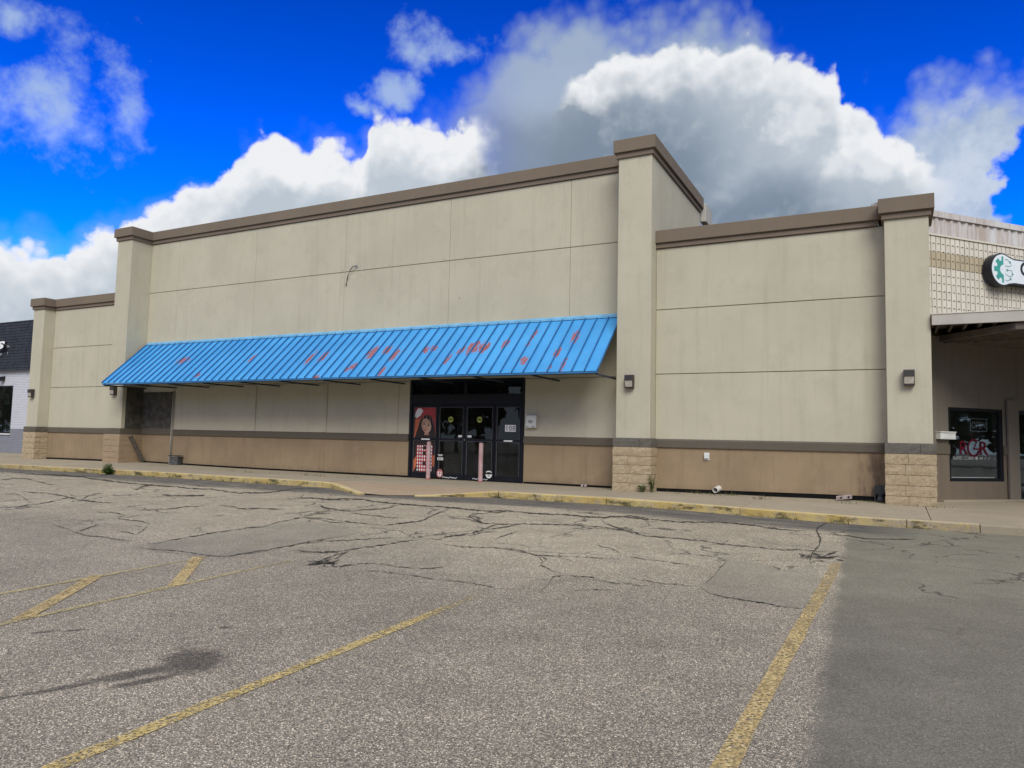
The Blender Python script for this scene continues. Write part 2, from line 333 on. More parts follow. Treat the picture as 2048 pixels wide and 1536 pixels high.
STAINS = [(-3.93, 3.28, .32, .22, -.5), (-4.02, 2.96, .36, .09, 1.15), (-4.16, 2.6, .26, .045, 1.15), (-3.86, 2.9, .24, .055, 1.2), (-5.36, 3.2, .10, .035, .9), (-5.22, 3.33, .10, .03, .9), (-4.36, 3.91, .05, .04, 0), (-4.28, 2.36, .1, .03, 1.1)]
def asphalt_col(n, b, patch=False):
    p = n.pos(); x, y, z = n.sep(p)
    flat = n.comb(x, y, 0.0)
    v = n.vor(flat, 108); rc = n.sep(v['Color'])
    v2 = n.vor(n.vadd(flat, (5.2, 1.7, 0)), 165); rc2 = n.sep(v2['Color'])
    v3 = n.sep(n.vor(n.vadd(flat, (2.2, 7.1, 0)), 42)['Color'])
    stone = n.ramp(rc[0], [(0, .095), (.30, .14), (.58, .215), (.78, .32), (.90, .46), (1, .68)])
    warm = n.mix(rc[1], (1.18, 1.0, .76), (1.10, 1.03, .90))
    stone = n.mix(1.0, stone, warm, 'MULTIPLY')
    sand = n.ramp(rc2[0], [(0, .06), (.5, .13), (.85, .25), (1, .42)])
    col = n.mix(n.sm(v['Distance'], .36, .56), stone, n.mix(1.0, sand, (1.14, 1.02, .84), 'MULTIPLY'))
    col = n.mix(1.0, col, n.ramp(v3[0], [(0, .91), (.5, 1.0), (1, 1.10)]), 'MULTIPLY')
    right = n.sm(n.add(x, n.add(n.mul(n.noise(flat, 3.0, 5, .65), .16), n.mul(y, .03))), -.24, -.10)
    smooth = n.mix(n.sm(rc2[1], 0, 1), (.076, .075, .062), (.140, .136, .114))
    if patch: col = n.mix(.5, col, n.mix(.35, smooth, (.24, .22, .19)))
    else: col = n.mix(n.mul(right, .80), col, smooth)
    big = n.noise(flat, .30, 5, .6); mid = n.noise(flat, 1.6, 6, .65)
    col = n.mix(1.0, col, n.ramp(big, [(.3, .88), (.7, 1.16)]), 'MULTIPLY')
    col = n.mix(1.0, col, n.ramp(mid, [(.3, .86), (.7, 1.13)]), 'MULTIPLY')
    # worn pale field in the middle of the lot, tarry strip along the kerb
    col = n.mix(1.0, col, n.mix(n.sm(n.add(y, n.mul(n.noise(flat, .5, 4), 4.0)), 7.5, 10.5), (1.18, 1.14, 1.06), (1.52, 1.47, 1.30)), 'MULTIPLY')
    yy = n.add(y, n.add(n.mul(n.sub(n.noise(n.scl(flat, (.35, 1, 1)), 1.2, 5, .6), .5), 1.5), n.mul(n.sub(mid, .5), .5)))
    strip = n.mul(n.sm(yy, 11.9, 12.6), n.sm(x, .8, -.6))
    streak = n.noise(n.scl(flat, (.5, 6, 1)), 1.5, 5, .65)
    col = n.mix(n.mul(strip, n.sm(streak, .72, .42, .35, .86)), col, (.062, .060, .060))
    st = None
    for sx, sy, ra, rb, an in STAINS:
        ca, sa = math.cos(an), math.sin(an)
        ux, uy = n.sub(x, sx), n.sub(y, sy)
        a = n.m('DIVIDE', n.add(n.mul(ux, ca), n.mul(uy, sa)), ra); q = n.m('DIVIDE', n.sub(n.mul(uy, ca), n.mul(ux, sa)), rb)
        d = n.sub(1.0, n.m('SQRT', n.add(n.mul(a, a), n.mul(q, q)))); st = d if st is None else n.mx(st, d)
    stf = n.sm(n.add(st, n.mul(n.sub(n.noise(flat, 8, 6, .75), .5), 1.5)), -.10, .5, 0, .66)
    col = n.mix(stf, col, (.030, .026, .022))
    # hairline crazing
    wv = n.vadd(flat, n.scl(n.noise(flat, .8, 4, .6, col=True), 1.6))
    cr = n.vor(wv, .75, 'DISTANCE_TO_EDGE')['Distance']
    crm = n.mul(n.sm(cr, .022, .006), n.mul(n.sm(n.noise(flat, .6, 4), .46, .54), n.sm(y, 6.0, 7.5)))
    if not patch: col = n.mix(n.mul(crm, .75), col, (.045, .04, .035))
    n.put(b.inputs['Normal'], n.bump(n.add(n.mul(v['Distance'], -1.0), n.mul(rc[0], .6)), .55, .006))
    return col
mat('asphalt', lambda n, b: asphalt_col(n, b), .88, .25)
mat('asphalt_patch', lambda n, b: asphalt_col(n, b, True), .88, .25)
def tar(n, b):
    p = n.pos(); n.put(b.inputs['Alpha'], n.sm(n.noise(p, 8, 5, .72), .36, .54, .22, .96))
    return n.mix(n.sm(n.noise(p, 14, 5, .7), .4, .65), (.020, .018, .016), (.085, .075, .064))
mat('crack_tar', tar, .9, .15)
def linepaint(name, wear_lo, wear_hi, c=(.50, .375, .145), y0=0.0, y1=1.0, amt=0.0):
    m = bpy.data.materials.new(name); m.use_nodes = True; n = NT(m.node_tree); b = m.node_tree.nodes['Principled BSDF']
    b.inputs['Roughness'].default_value = .85; b.inputs['Specular IOR Level'].default_value = .2
    p = n.pos(); x, y, z = n.sep(p); fl = n.comb(x, y, 0.0); v = n.vor(fl, 78); r = n.sep(v['Color'])
    col = n.mix(n.sm(n.noise(fl, 3, 5), .3, .7), tuple(q*.85 for q in c), tuple(q*1.15 for q in c))
    col = n.mix(n.sm(r[1], .45, .95, 0, .6), col, (.20, .15, .075))
    col = n.mix(n.sm(r[2], .75, 1.0, 0, .6), col, (.72, .60, .36))
    n.put(b.inputs['Base Color'], col); n.put(b.inputs['Normal'], n.bump(n.mul(v['Distance'], -1.0), .6, .006))
    wv = n.add(n.mul(r[0], .42), n.add(n.mul(n.noise(fl, 5, 5, .7), .45), n.mul(n.noise(fl, 28, 3, .7), .25)))
    if amt: wv = n.add(wv, n.sm(y, y0, y1, 0, amt))
    n.put(b.inputs['Alpha'], n.sm(wv, wear_hi, wear_lo))
    MATS[name] = m
linepaint('line_paint', .52, .80, y0=4.6, y1=5.9, amt=.34)
linepaint('line_paint_long', .54, .82, (.47, .345, .15), 5.5, 9.2, .17)
linepaint('line_paint_worn', .50, .80, (.46, .38, .19), 4.2, 6.4, .16)
linepaint('line_paint_pale', .38, .64, (.44, .38, .20))

def brickwall(n, b):
    p = n.pos(); x, y, z = n.sep(p)
    t = n.node('ShaderNodeTexBrick'); n.put(t.inputs['Vector'], n.comb(x, z, 0.0)); t.inputs['Scale'].default_value = 1
    t.inputs['Brick Width'].default_value = .21; t.inputs['Row Height'].default_value = .075; t.inputs['Mortar Size'].default_value = .008
    t.inputs['Color1'].default_value = (.62, .62, .645, 1); t.inputs['Color2'].default_value = (.56, .56, .59, 1); t.inputs['Mortar'].default_value = (.40, .41, .46, 1)
    n.put(b.inputs['Normal'], n.bump(n.m('SUBTRACT', 1.0, t.outputs['Fac']), .8, .01))
    g = n.mix(1.0, t.outputs['Color'], (.42, .43, .455), 'MULTIPLY')
    return n.mix(n.sm(z, 1.235, 1.225), t.outputs['Color'], g)
mat('painted_brick', brickwall, .8, .2)
def shingle(n, b):
    p = n.pos(); f = n.noise(n.scl(p, (5, 5, 3)), 1, 5, .7)
    return n.mix(n.sm(f, .3, .7), (.022, .026, .036), (.040, .045, .058))
mat('shingle', shingle, .85, .2)
def tile(name, c):
    def fn(n, b):
        p = n.pos(); oi = n.node('ShaderNodeObjectInfo').outputs['Random']
        col = n.mix(oi, tuple(q*.92 for q in c), tuple(min(1, q*1.06) for q in c))
        col = n.mix(n.sm(n.noise(n.scl(p, (9, 9, 2)), 1, 5, .7), .5, .75, 0, .3), col, tuple(q*.6 for q in c))
        return col
    return mat(name, fn, .7, .25)
tile('cream_tile', (.68, .62, .50)); tile('tan_tile', (.46, .385, .255))
plain('tile_gap', (.055, .045, .03), .9, .1)
def corr(n, b):
    p = n.pos(); f = n.noise(n.scl(p, (6, 6, .8)), 1, 6, .7)
    return n.mix(n.sm(f, .35, .65), (.62, .60, .57), (.44, .36, .29))
mat('weathered_metal', corr, .6, .3)
plain('canopy_paint', (.45, .42, .36), .8, .2, .08, 2)
plain('canopy_flashing', (.55, .50, .41), .7, .2)
plain('soffit_wood', (.16, .145, .115), .9, .1, .25, 4)
plain('soffit_panel', (.15, .125, .105), .85, .15, .2, 3)
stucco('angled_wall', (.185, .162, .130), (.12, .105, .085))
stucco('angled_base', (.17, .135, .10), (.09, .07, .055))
plain('roofing', (.10, .10, .10), .9, .1)
plain('sign_black', (.012, .014, .02), .35, .4)
plain('sign_white', (.76, .80, .80), .4, .4, .03)
plain('sign_teal', (.045, .33, .27), .4, .4, .1)
plain('sign_green', (.16, .34, .30), .4, .4, .1)
plain('neon_tube', (.70, .72, .73), .4, .4)
plain('vinyl_grey', (.30, .30, .30), .8, .1)
plain('window_red', (.085, .006, .014), .8, .1)
def leafm(n, b):
    oi = n.noise(n.pos(), 26, 3); b.inputs['Specular IOR Level'].default_value = .2
    return n.mix(n.sm(oi, .3, .7), (.035, .075, .014), (.10, .155, .035))
mat('leaf', leafm, .7, .2)
plain('dry_grass', (.13, .135, .05), .85, .1, .4, 30)
plain('tree_mass', (.035, .055, .02), .9, .05, .4, 1.5)

# ------------------------------------------------------------------ mesh builder
class MB:
    def __init__(s): s.v = []; s.f = []; s.mi = []
    def add(s, vs, fs, mi=0):
        o = len(s.v); s.v += [tuple(q) for q in vs]; s.f += [tuple(i+o for i in f) for f in fs]; s.mi += [mi]*len(fs); return s
    def box(s, x0, x1, y0, y1, z0, z1, bev=0, mi=0):
        X, Y, Z = (x0, x1), (y0, y1), (z0, z1)
        if not bev:
            vs = [(X[i], Y[j], Z[k]) for i in (0, 1) for j in (0, 1) for k in (0, 1)]
            return s.add(vs, [(0, 1, 3, 2), (4, 6, 7, 5), (0, 4, 5, 1), (2, 3, 7, 6), (0, 2, 6, 4), (1, 5, 7, 3)], mi)
        c = Vector(((x0+x1)/2, (y0+y1)/2, (z0+z1)/2)); vs = []; ix = {}
        for i in (0, 1):
            for j in (0, 1):
                for k in (0, 1):
                    for a in range(3):
                        q = [X[i], Y[j], Z[k]]; sg = [1-2*i, 1-2*j, 1-2*k]
                        for d in range(3):
                            if d != a: q[d] += sg[d]*bev
                        ix[i, j, k, a] = len(vs); vs.append(tuple(q))
        fs = []
        def quad(ids):
            a, b_, c_ = (Vector(vs[t]) for t in ids[:3]); nn = (b_-a).cross(c_-a); ce = sum((Vector(vs[t]) for t in ids), Vector())/len(ids)
            fs.append(tuple(ids) if nn.dot(ce-c) > 0 else tuple(reversed(ids)))
        for a in range(3):
            o = [d for d in range(3) if d != a]
            for sgn in (0, 1):
                ids = []
                for p, q in ((0, 0), (1, 0), (1, 1), (0, 1)):
                    key = [0, 0, 0]; key[a] = sgn; key[o[0]] = p; key[o[1]] = q; ids.append(ix[(*key, a)])
                quad(ids)
            for p in (0, 1):
                for q in (0, 1):
                    k0 = [0, 0, 0]; k0[o[0]] = p; k0[o[1]] = q; k1 = list(k0); k1[a] = 1
                    quad([ix[(*k0, o[0])], ix[(*k1, o[0])], ix[(*k1, o[1])], ix[(*k0, o[1])]])
        for i in (0, 1):
            for j in (0, 1):
                for k in (0, 1): quad([ix[i, j, k, 0], ix[i, j, k, 1], ix[i, j, k, 2]])
        return s.add(vs, fs, mi)
    def tube(s, pts, r, n=10, mi=0, caps=True, taper=None):
        pts = [Vector(p) for p in pts]; vs = []; fs = []
        for i, p in enumerate(pts):
            d = (pts[min(i+1, len(pts)-1)]-pts[max(i-1, 0)]).normalized()
            a = d.cross(Vector((0, 0, 1)) if abs(d.z) < .9 else Vector((1, 0, 0))).normalized(); b_ = d.cross(a)
            rr = r if taper is None else taper[i]
            for k in range(n):
                t = 2*math.pi*k/n; vs.append(p+a*(rr*math.cos(t))+b_*(rr*math.sin(t)))
        for i in range(len(pts)-1):
            for k in range(n): fs.append((i*n+k, i*n+(k+1) % n, (i+1)*n+(k+1) % n, (i+1)*n+k))
        if caps: fs += [tuple(range(n)), tuple(range((len(pts)-1)*n, len(pts)*n))[::-1]]
        return s.add(vs, fs, mi)
    def prism(s, poly, dvec, mi=0):
        n = len(poly); a = [Vector(p) for p in poly]; b_ = [p+Vector(dvec) for p in a]
        return s.add(a+b_, [tuple(range(n))[::-1], tuple(range(n, 2*n))]+[(i, (i+1) % n, n+(i+1) % n, n+i) for i in range(n)], mi)
    def poly(s, pts, mi=0): return s.add(pts, [tuple(range(len(pts)))], mi)
    def disc(s, c, ax, ay, r, ry=None, n=20, mi=0):
        c, ax, ay = Vector(c), Vector(ax), Vector(ay); ry = ry or r
        return s.poly([c+ax*(r*math.cos(2*math.pi*k/n))+ay*(ry*math.sin(2*math.pi*k/n)) for k in range(n)], mi)
ORG = {}
def link(o, parent):
    COL.objects.link(o)
    if parent is not None: o.parent = parent
    return o
def build(mb, name, mats, parent=None, org=None, smooth=False, fix=True):
    if parent is not None: org = ORG[parent.name]
    org = Vector(org if org is not None else (0, 0, 0))
    me = bpy.data.meshes.new(name); me.from_pydata([(v[0]-org.x, v[1]-org.y, v[2]-org.z) for v in mb.v], [], mb.f)
    for m_ in (mats if isinstance(mats, (list, tuple)) else [mats]): me.materials.append(MATS[m_])
    me.polygons.foreach_set('material_index', mb.mi)
    if fix:
        import bmesh
        bm = bmesh.new(); bm.from_mesh(me); bmesh.ops.recalc_face_normals(bm, faces=bm.faces); bm.to_mesh(me); bm.free()
    if smooth: me.polygons.foreach_set('use_smooth', [True]*len(me.polygons))
    me.update(); o = bpy.data.objects.new(name, me); link(o, parent)
    if parent is None: o.location = org
    ORG[o.name] = org; return o
def tag(o, label, cat, group=None):
    o['label'] = label; o['category'] = cat
    if group: o['group'] = group
    return o
def thing(name, label, cat, loc, group=None):
    o = bpy.data.objects.new(name, None); COL.objects.link(o); o.location = loc; o.empty_display_size = .3
    ORG[o.name] = Vector(loc); return tag(o, label, cat, group)
def struct(o): o['kind'] = 'structure'; return o
def text_mesh(txt, size, font_shear=0.0, bold=0.0):
    cu = bpy.data.curves.new('t', 'FONT'); cu.body = txt; cu.size = size; cu.shear = font_shear; cu.offset = bold; cu.resolution_u = 4
    ob = bpy.data.objects.new('t', cu); COL.objects.link(ob); dg = bpy.context.evaluated_depsgraph_get(); dg.update()
    me = bpy.data.meshes.new_from_object(ob.evaluated_get(dg)); vs = [tuple(v.co) for v in me.vertices]; fs = [tuple(p.vertices) for p in me.polygons]
    bpy.data.objects.remove(ob); bpy.data.meshes.remove(me); return vs, fs
def put_text(mb, txt, size, o, ax, ay, mi=0, shear=0.0, bold=0.0, depth=0, width=None):
    vs, fs = text_mesh(txt, size, shear, bold); o, ax, ay = Vector(o), Vector(ax), Vector(ay)
    if width:
        k = width/max(1e-6, max(v[0] for v in vs)-min(v[0] for v in vs)); m0 = min(v[0] for v in vs)
        vs = [((v[0]-m0)*k, v[1], 0) for v in vs]
    nrm = ax.cross(ay)
    P = [o+ax*v[0]+ay*v[1] for v in vs]
    mb.add(P, fs, mi)
    if depth:
        cnt = {}
        for f in fs:
            for i in range(len(f)):
                e = (f[i], f[(i+1) % len(f)]); k = tuple(sorted(e)); cnt[k] = cnt.get(k, 0)+1
        Q = [q-nrm*depth for q in P]; n0 = len(P)
        mb.add(P+Q, [(a, b_, b_+n0, a+n0) for (a, b_), c_ in cnt.items() if c_ == 1], mi if mi else 0)
    return mb

# ------------------------------------------------------------------ levels of ground
def interp(tab, x): return float(np.interp(x, [a for a, _ in tab], [b for _, b in tab]))
ZK = [(-36, .05), (-24.5, .075), (-18, .115), (-12, .115), (-7.3, .135), (-4.6, .14), (-2.3, .10), (-.3, .07), (4, .06), (12, .06)]
ZB = [(-40, .15), (-28.5, .13), (-24, .165), (-18, .12), (-8, .115), (-4.8, .115), (-1, .165), (4, .165), (12, .165)]
KY = 13.5
def zs(x, y):
    t = min(1, max(0, (y-KY)/3.3)); return interp(ZK, x)*(1-t)+interp(ZB, x)*t
def lotz(x, y):
    t = min(1, max(0, (y-9)/4.5)); t = t*t*(3-2*t)
    return .022*(max(min(y, 13.6), -8)-KY)+(interp(ZK, x)-.13)*t
def lot_px(u, v):
    r = ray(u, v); t = (-.022*KY-CAMZ)/(r.z-.022*r.y)
    for _ in range(6):
        q = r*t; zt = lotz(q.x, q.y); t = (zt-CAMZ)/r.z*.5+t*.5
    q = r*t; return q.x, q.y

# parking lot: one sheet reaching far beyond the buildings
xs = sorted(set([-400, -200, -110, -70, -50]+[round(-40+.8*i, 3) for i in range(71)]+[18, 22, 30, 45, 80, 150, 300]))
ys = sorted(set([-400, -200, -120, -80, -60, -45, -30, -20, -14, -10, -8, -6, -4, -2, -1]+[round(.5*i, 3) for i in range(28)]+[13.58, 13.62, 15, 20, 30, 60, 120, 250, 400]))
mb = MB(); nx = len(xs)
mb.add([(x, y, lotz(x, y) - (0.12 if y > 13.6 else 0)) for y in ys for x in xs], [(j*nx+i, j*nx+i+1, (j+1)*nx+i+1, (j+1)*nx+i) for j in range(len(ys)-1) for i in range(nx-1)])
lot = struct(build(mb, 'parking_lot', 'asphalt', smooth=True))

def sheet(poly, name, m_, dz, parent=lot, jit=.0, sub=.25):
    pts = []
    for i in range(len(poly)):
        a, b_ = Vector(poly[i]), Vector(poly[(i+1) % len(poly)]); k = max(1, int((b_-a).length/sub))
        for j in range(k):
            q = a.lerp(b_, j/k); pts.append((q.x+random.uniform(-jit, jit), q.y+random.uniform(-jit, jit)))
    m2 = MB(); m2.poly([(x, y, lotz(x, y)+dz) for x, y in pts]); return build(m2, name, m_, parent, fix=False)
def stripe(p0, p1, wd, m_, dz=.005):
    a, b_ = Vector(p0), Vector(p1); d = (b_-a); L = d.length; d /= L; n_ = Vector((-d.y, d.x)); k = max(2, int(L/.3)); vs = []
    for i in range(k+1):
        c_ = a+d*(L*i/k); e0 = random.uniform(-.006, .006); e1 = random.uniform(-.006, .006)
        for s_, e in ((-1, e0), (1, e1)):
            q = c_+n_*(s_*wd/2+e); vs.append((q.x, q.y, lotz(q.x, q.y)+dz))
    m2 = MB(); m2.add(vs, [(2*i, 2*i+2, 2*i+3, 2*i+1) for i in range(k)]); return build(m2, 'parking_line', m_, lot, fix=False)
stripe((-3.225, .3), (-3.280, 5.9), .095, 'line_paint')
stripe((-.735, .8), (-.565, 9.15), .105, 'line_paint_long')
stripe((-5.80, 1.0), (-5.86, 6.1), .075, 'line_paint_worn')
stripe((-6.90, 1.2), (-6.80, 5.75), .075, 'line_paint_worn')
for k_ in range(-1, 2):
    y0 = 3.30+1.34*k_
    stripe((-5.84, y0), (-6.87, y0+1.28 if k_ < 1 else y0+1.1), .125, 'line_paint_long', .0065)

Z2 = lambda x, y: (x*.3418, 880+y*.3418)
Z3 = lambda x, y: (600+x*.3418, 920+y*.3418)
Z4 = lambda x, y: (1250+x*.3896, 960+y*.3896)
patchA = [lot_px(*Z2(*q)) for q in [(860, 612), (1200, 560), (1400, 525), (1700, 470), (2000, 500), (2120, 545), (1850, 590), (1480, 665), (1200, 687), (900, 645)]]
patchB = [lot_px(*Z4(*q)) for q in [(400, 555), (530, 410), (700, 430), (800, 470), (950, 430), (1000, 480), (920, 665), (700, 630), (450, 590)]]
sheet(patchA, 'asphalt_patch', 'asphalt_patch', .003, jit=.03); sheet(patchB, 'asphalt_patch', 'asphalt_patch', .003, jit=.03)
def crack(pxs, wd):
    # the trace of one crack, taken from the photograph and laid on the tarmac
    P = [Vector(q) for q in pxs]; pts = []
    for a, b_ in zip(P, P[1:]):
        k = max(2, int((b_-a).length/5))
        for j in range(k): pts.append(a.lerp(b_, j/k))
    pts.append(P[-1]); n_ = len(pts); wpx = .65+wd*23
    ph = rng.normal(size=n_).cumsum()*.55; ph -= np.linspace(ph[0], ph[-1], n_); ph = np.clip(ph, -3, 3)
    vs = []
    for i, q in enumerate(pts):
        d = (pts[min(i+1, n_-1)]-pts[max(i-1, 0)]).normalized(); m_ = Vector((-d.y, d.x))
        env = min(1, 5*min(i, n_-1-i)/n_+.2); hw = wpx*.5*env*(.35+1.2*random.random())
        c_ = q+m_*float(ph[i]+random.uniform(-.5, .5))
        for s_ in (-1, 1):
            t = c_+m_*(s_*hw); x, y = lot_px(t.x, min(t.y, 1500)); vs.append((x, y, lotz(x, y)+.0075))
    m2 = MB(); m2.add(vs, [(2*i, 2*i+2, 2*i+3, 2*i+1) for i in range(n_-1)]); build(m2, 'crack', 'crack_tar', lot, fix=False)
CR = [(Z3, [(490, 385), (600, 370), (700, 355), (780, 320), (850, 300), (890, 278)], .06), (Z3, [(20, 335), (130, 350), (300, 372), (490, 385)], .028), (Z3, [(20, 328), (180, 293), (130, 275), (115, 262)], .03),
 (Z3, [(180, 293), (290, 300), (460, 285), (620, 262)], .025), (Z3, [(290, 310), (400, 320), (520, 335), (600, 340)], .022), (Z3, [(840, 310), (900, 340), (990, 348), (1070, 372), (1150, 378), (1300, 382), (1500, 388), (1660, 393), (1780, 405), (1900, 425), (2040, 440)], .026),
 (Z3, [(985, 335), (1010, 318), (1200, 305)], .03), (Z3, [(985, 330), (1010, 345), (1070, 370)], .06), (Z3, [(790, 472), (870, 448), (1000, 425), (1060, 405), (1160, 380)], .035), (Z3, [(1020, 420), (1040, 395), (1100, 405), (1270, 382)], .03),
 (Z3, [(1140, 468), (1170, 450), (1280, 415)], .03), (Z3, [(0, 495), (110, 478), (330, 462), (480, 455), (560, 458)], .022), (Z3, [(0, 540), (230, 540), (330, 515), (520, 490), (640, 465), (780, 468)], .022), (Z3, [(60, 610), (150, 580), (230, 555), (290, 535)], .035),
 (Z3, [(80, 620), (160, 630), (260, 625), (330, 612), (480, 608), (600, 625), (740, 633), (830, 630), (900, 603)], .016), (Z3, [(820, 490), (950, 505), (1150, 513), (1240, 530), (1330, 548), (1400, 570), (1420, 600), (1410, 620), (1470, 648), (1550, 680)], .024), (Z3, [(1550, 680), (1480, 685), (1440, 745), (1395, 780)], .03),
 (Z3, [(1200, 510), (1330, 540), (1400, 555), (1600, 563), (1750, 575), (1900, 585)], .018), (Z3, [(1550, 680), (1700, 688), (1850, 725), (2040, 740)], .016), (Z3, [(1760, 348), (1790, 372), (1830, 390), (1910, 410), (2010, 440)], .05), (Z3, [(1760, 348), (1830, 335), (2040, 340)], .03),
 (Z3, [(1730, 500), (1820, 520), (1870, 548)], .018), (Z3, [(1570, 768), (1720, 762), (1850, 765)], .014), (Z3, [(330, 650), (560, 660), (800, 705), (1000, 730), (1300, 770)], .009), (Z3, [(0, 225), (300, 235), (600, 255), (850, 268), (1050, 290), (1300, 300), (1600, 320), (2048, 345)], .055),
 (Z3, [(1420, 600), (1450, 585), (1400, 555)], .02), (Z3, [(1030, 445), (1015, 430), (1025, 415)], .03),
 (Z2, [(0, 190), (300, 200), (600, 230), (900, 262), (1150, 285), (1400, 305), (1600, 300), (1700, 290), (1900, 285)], .045), (Z2, [(1740, 340), (1900, 345), (2048, 352)], .03), (Z2, [(120, 300), (300, 325), (480, 355), (650, 370)], .03),
 (Z2, [(480, 350), (500, 335), (580, 312)], .028), (Z2, [(560, 425), (650, 430), (730, 440), (690, 460), (800, 475), (880, 492)], .03), (Z2, [(770, 285), (800, 295), (830, 275), (900, 262)], .05), (Z2, [(900, 305), (1000, 320), (1200, 320), (1190, 335), (880, 335)], .025),
 (Z2, [(1280, 385), (1400, 398), (1660, 405)], .024), (Z2, [(780, 628), (900, 645), (1050, 662), (1200, 685), (1330, 690), (1480, 665), (1700, 630), (1850, 590), (1960, 570)], .020), (Z2, [(860, 610), (1000, 592), (1200, 560), (1400, 525), (1560, 500), (1700, 460), (1880, 425), (1980, 400)], .022),
 (Z2, [(1870, 385), (1920, 400), (2040, 415)], .028), (Z2, [(1770, 450), (1900, 470), (2048, 488)], .022), (Z2, [(1700, 650), (1860, 657), (2000, 650)], .014), (Z2, [(1850, 735), (1900, 710), (1980, 690), (2040, 650)], .025), (Z2, [(270, 480), (440, 540), (600, 570), (780, 590)], .014),
 (Z2, [(80, 395), (230, 370), (360, 340), (480, 330)], .018), (Z2, [(800, 410), (1000, 400), (1200, 380)], .018), (Z2, [(450, 540), (560, 505), (590, 490)], .016), (Z2, [(700, 540), (800, 550), (870, 500)], .014), (Z2, [(0, 235), (150, 228), (330, 265)], .022), (Z2, [(0, 320), (110, 318), (200, 380)], .02),
 (Z4, [(1040, 215), (990, 245), (985, 265), (1005, 300), (1000, 340), (965, 375), (950, 430)], .075), (Z4, [(0, 265), (60, 285), (280, 295), (480, 320), (700, 345), (970, 370), (1100, 368)], .022), (Z4, [(1030, 280), (1160, 290), (1300, 300), (1500, 305)], .025), (Z4, [(0, 495), (200, 535), (390, 550)], .012),
 (Z4, [(390, 550), (420, 580), (560, 605), (700, 630), (800, 655), (910, 665)], .018), (Z4, [(390, 550), (460, 490), (530, 410)], .014), (Z4, [(0, 195), (400, 220), (700, 240), (980, 268)], .04), (Z4, [(0, 400), (250, 430), (400, 450)], .010), (Z4, [(960, 375), (1010, 400), (1060, 380), (1100, 365)], .06), (Z4, [(950, 430), (985, 415), (1040, 425)], .05)]
for fz_, pl_, wd_ in CR: crack([fz_(*q) for q in pl_], wd_)
# broken-up asphalt at the ends of the worst cracks
def alligator(c_, n_, r_):
    for i in range(n_):
        a = random.uniform(0, 6.28); x, y = c_[0]+random.gauss(0, r_), c_[1]+random.gauss(0, r_*.7); m2 = MB(); pts = []
        L = random.uniform(.05, .16); hw = random.uniform(.008, .028); ca, sa = math.cos(a), math.sin(a)
        for t, s_ in ((-1, 0), (-.3, -1), (.4, -.7), (1, 0), (.3, .9), (-.5, .7)):
            px, py = x+ca*t*L-sa*s_*hw, y+sa*t*L+ca*s_*hw; pts.append((px, py, lotz(px, py)+.0085))
        m2.poly(pts); build(m2, 'crack', 'crack_tar', lot, fix=False)
alligator(lot_px(*Z4(985, 400)), 22, .13); alligator(lot_px(*Z3(160, 605)), 18, .13); alligator(lot_px(*Z3(1005, 335)), 5, .06)

# ------------------------------------------------------------------ sidewalk, kerb and ramp
mb = MB(); X0, X1 = -60.0, 14.0
sx = [-60, -45, -36, -32, -29, -26, -24.5, -22, -20, -18, -15, -12.05, -11, -10, -9, -8, -7.3, -6, -4.6, -3.5, -2.3, -1, -.3, 2, 4, 8, 14]; sy = [13.62, 14.2, 15.2, 16.8, 22]
def zbase(x, y):
    if -12.0 < x < -7.35 and y < 14.25: return lotz(x, 13.4)-.03
    return zs(x, y)-.035
mb.add([(x, y, zbase(x, y)) for y in sy for x in sx], [(j*len(sx)+i, j*len(sx)+i+1, (j+1)*len(sx)+i+1, (j+1)*len(sx)+i) for j in range(len(sy)-1) for i in range(len(sx)-1)])
walk = struct(build(mb, 'sidewalk', 'rubber', smooth=False)); walk.data.materials.clear(); walk.data.materials.append(MATS['hole'])
def slab(x0, x1, y0, y1, g=.007):
    x0 += g; x1 -= g; y0 += g; y1 -= g; m2 = MB(); k = max(1, int((x1-x0)/1.0)); vs = []; dz = random.uniform(-.003, .003)
    for i in range(k+1):
        x = x0+(x1-x0)*i/k
        for y in (y0, y1): vs.append((x, y, zs(x, y)+dz))
    n_ = len(vs); low = [(x, y, z-.06) for x, y, z in vs]; fs = [(2*i, 2*i+2, 2*i+3, 2*i+1) for i in range(k)]
    fs += [(2*i, 2*i+n_, 2*i+2+n_, 2*i+2) for i in range(k)]+[(2*i+1, 2*i+3, 2*i+3+n_, 2*i+1+n_) for i in range(k)]+[(0, 1, 1+n_, n_), (2*k, 2*k+n_, 2*k+1+n_, 2*k+1)]
    m2.add(vs+low, fs); return build(m2, 'slab', 'concrete', walk)
cuts = [-48, -42, -37.5, -34.2, -31, -27.9, -24.6, -21.3, -18.2, -15.1, -12.05, -9.6, -7.3, -5.2, -2.40, .55, 3.4, 6.4, 10]
for a, b_ in zip(cuts, cuts[1:]):
    ramp_zone = -12.1 < a < -7.35
    slab(a, b_, 14.25 if ramp_zone else 13.66, 15.35); slab(a, b_, 15.35, 17.3 if a < -28 or a > .5 else 16.86)
    if a > .5 or b_ < -27.8: slab(a, b_, 17.3, 19.4 if a < 0 else 21.5)
